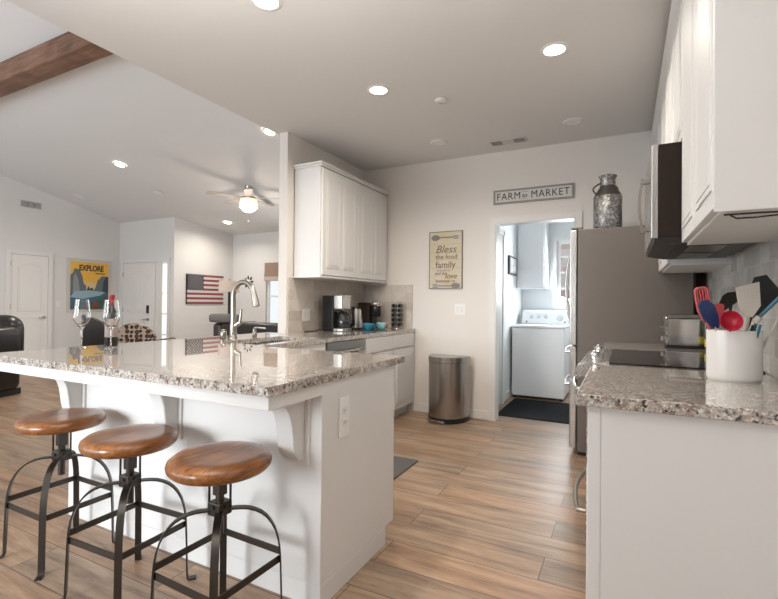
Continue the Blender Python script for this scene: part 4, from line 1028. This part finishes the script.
# fan
FX, FY = -5.52, 5.67; FZ = vault(FY)
fn = thing('ceiling_fan', 'ceiling fan with a glowing glass bowl light in the living room', 'fan', (FX, FY, FZ))
MB().lathe([(0, .02), (.065, .02), (.062, -.03), (.030, -.075), (.016, -.085), (0, -.085)], (FX, FY, FZ)).cyl((FX, FY, FZ - .17), .012, .1).build('canopy', M['nickel'], fn)
MB().lathe([(0, -.160), (.09, -.163), (.118, -.175), (.120, -.20), (.10, -.204), (0, -.204)], (FX, FY, FZ)).build('motor_housing', M['nickel'], fn)
for i in range(5):
    a = .45 + i * 2 * PI / 5
    q = MB().prism([(.10, -.022), (.20, -.055), (.62, -.068), (.66, -.05), (.66, .05), (.62, .068), (.20, .055), (.10, .022)], -.004, .004, 'z', .001)
    q.xf(Matrix.Translation((FX, FY, FZ - .185)) @ Matrix.Rotation(a, 4, 'Z') @ Matrix.Rotation(R(10), 4, 'X')); q.build('blade', M['blade_paint'], fn)
MB().lathe([(.128, -.205), (.132, -.21), (.136, -.265), (.150, -.282), (.150, -.292), (.130, -.305), (.128, -.318), (.150, -.330), (.150, -.342), (.122, -.365), (.100, -.392), (.062, -.412), (.02, -.422), (0, -.423)], (FX, FY, FZ)).build('glass_bowl', mat('amber_bowl', (1, .9, .75), .3, emit=(1, .80, .55), estr=.85), fn)
MB().tube([(FX + .0, FY, FZ - .42), (FX, FY, FZ - .56)], .002, 6).sphere((FX, FY, FZ - .57), .012).build('pull_chain', M['nickel'], fn)
l = bpy.data.lights.new('fan_lamp', 'POINT'); l.energy = 12; l.color = (1, .84, .68); l.shadow_soft_size = .12
lo = bpy.data.objects.new('fan_lamp', l); COL.objects.link(lo); lo.parent = fn; lo.location = (0, 0, -.56)

# ------------------------------------------------------------------ living room furniture
# roman blind
rb = thing('roman_blind', 'tan roman blind half lowered over the far living room window', 'blind', ((WX0 + WX1) / 2, YFAR, 1.85))
MB().box(WX0 - .01, WX1 + .01, YFAR - .035, YFAR - .0005, 1.83, 2.07, .004).build('panel', M['blind_tan'], rb)
MB().box(WX0 - .01, WX1 + .01, YFAR - .055, YFAR - .005, 1.66, 1.76, .012).build('fold', M['blind_light'], rb)
MB().box(WX0 - .01, WX1 + .01, YFAR - .05, YFAR - .005, 1.74, 1.84, .012).build('fold', M['blind_tan'], rb)
# rounded cushion block
def pillow(x0, x1, y0, y1, z0, z1, r): return MB().box(x0, x1, y0, y1, z0, z1, r, 5)
# sofa seen from behind
so = thing('sofa', 'long black sofa with a grey corner cushion, seen from behind in the living room', 'sofa', (-4.6, 5.5, 0))
pillow(-5.62, -3.45, 5.20, 5.42, .10, .885, .06).build('backrest', M['leather'], so)
pillow(-5.56, -3.49, 5.38, 6.05, .10, .42, .05).build('seat', M['leather'], so)
pillow(-5.84, -5.63, 5.22, 6.1, .08, .86, .07).build('armrest', M['leather2'], so); pillow(-3.60, -3.38, 5.22, 6.1, .08, .70, .07).build('armrest', M['leather2'], so)
pillow(-5.87, -5.42, 5.17, 5.42, .865, 1.0, .045).build('head_cushion', M['gray_fabric'], so)
for x in (-5.55, -3.5):
    for y in (5.28, 5.98): MB().cyl((x, y, .0), .03, .10).build('foot', M['black_matte'], so)
# floor lamp
lx, ly = -6.13, 5.86
la = thing('floor_lamp', 'floor lamp with a wide pale drum shade beside the flag', 'lamp', (lx, ly, 0))
MB().cyl((lx, ly, 0), .15, .025, bev=.006).build('base', M['black_matte'], la)
MB().cyl((lx, ly, .025), .022, 1.42).build('pole', M['black_matte'], la)
MB().lathe([(.175, 1.36), (.178, 1.36), (.172, 1.555), (.169, 1.555), (.172, 1.365)], (lx, ly, 0)).build('lamp_shade', M['shade_fabric'], la)
MB().tube([(lx - .17, ly, 1.54), (lx, ly, 1.545), (lx + .17, ly, 1.54)], .003, 6).build('shade_fitting', M['nickel'], la)
MB().sphere((lx, ly, 1.575), .016).build('finial', M['nickel'], la)
# recliner at the left edge
rc = thing('leather_recliner', 'plump black leather recliner cut off by the left edge of the photo', 'armchair', (-7.13, 2.56, 0))
rx, ry = -7.13, 2.56
A1 = Matrix.Translation((rx, ry, 0)) @ Matrix.Rotation(R(15), 4, 'Z')
def at(b): return b.xf(A1)
at(pillow(-.44, .44, -.42, .40, .08, .46, .09)).build('seat', M['leather'], rc)
at(pillow(-.50, .42, .20, .56, .28, 1.0, .175)).build('backrest', M['leather'], rc)
at(pillow(-.50, -.30, -.45, .42, .06, .66, .09)).build('armrest', M['leather'], rc); at(pillow(.28, .48, -.45, .42, .06, .86, .10)).build('armrest', M['leather'], rc)
at(pillow(-.34, .34, .08, .34, .62, .93, .11)).build('head_cushion', M['leather2'], rc)
at(MB().box(-.42, .42, -.38, .44, .0, .08, .01)).build('base', M['black_matte'], rc)
# winged leather chair behind the glasses
def chair(name, label, x, y, rot, w, ztop, ms, mf, curve):
    c = thing(name, label, 'chair', (x, y, 0)); m_ = Matrix.Translation((x, y, 0)) @ Matrix.Rotation(R(rot), 4, 'Z')
    n = 10; pr_ = []
    for i in range(n + 1):
        u_ = -1 + 2 * i / n; pr_.append((u_ * w / 2, ztop - curve * u_ * u_ if curve > 0 else ztop + curve * (u_ + 1) ** 1.6 * .5))
    prof = [(w / 2 - .03, .40), (-w / 2 + .03, .40)] + pr_
    MB().prism(prof, .20, .33, 'y', .025).xf(m_).build('backrest', ms, c)
    pillow(-w / 2, w / 2, -.32, .24, .30, .46, .045).xf(m_).build('seat', ms, c)
    for sx in (-1, 1):
        if curve > 0: pillow(sx * w / 2 - .05, sx * w / 2 + .05, -.28, .26, .30, .62, .04).xf(m_).build('armrest', ms, c)
        for sy in (-.26, .22): MB().cyl((sx * (w / 2 - .05), sy, 0), .02, .31).xf(m_).build('leg', mf, c)
    return c
chair('leather_chair', 'dark brown leather chair behind the wine glasses', -7.25, 4.20, 28, .66, .955, M['leather2'], M['black_matte'], -.22)
chair('patterned_chair', 'armchair in a dark red and cream honeycomb print right of the bottle', -6.575, 4.585, 205, .64, .865, M['hexfab'], M['wood_brown'], .17)
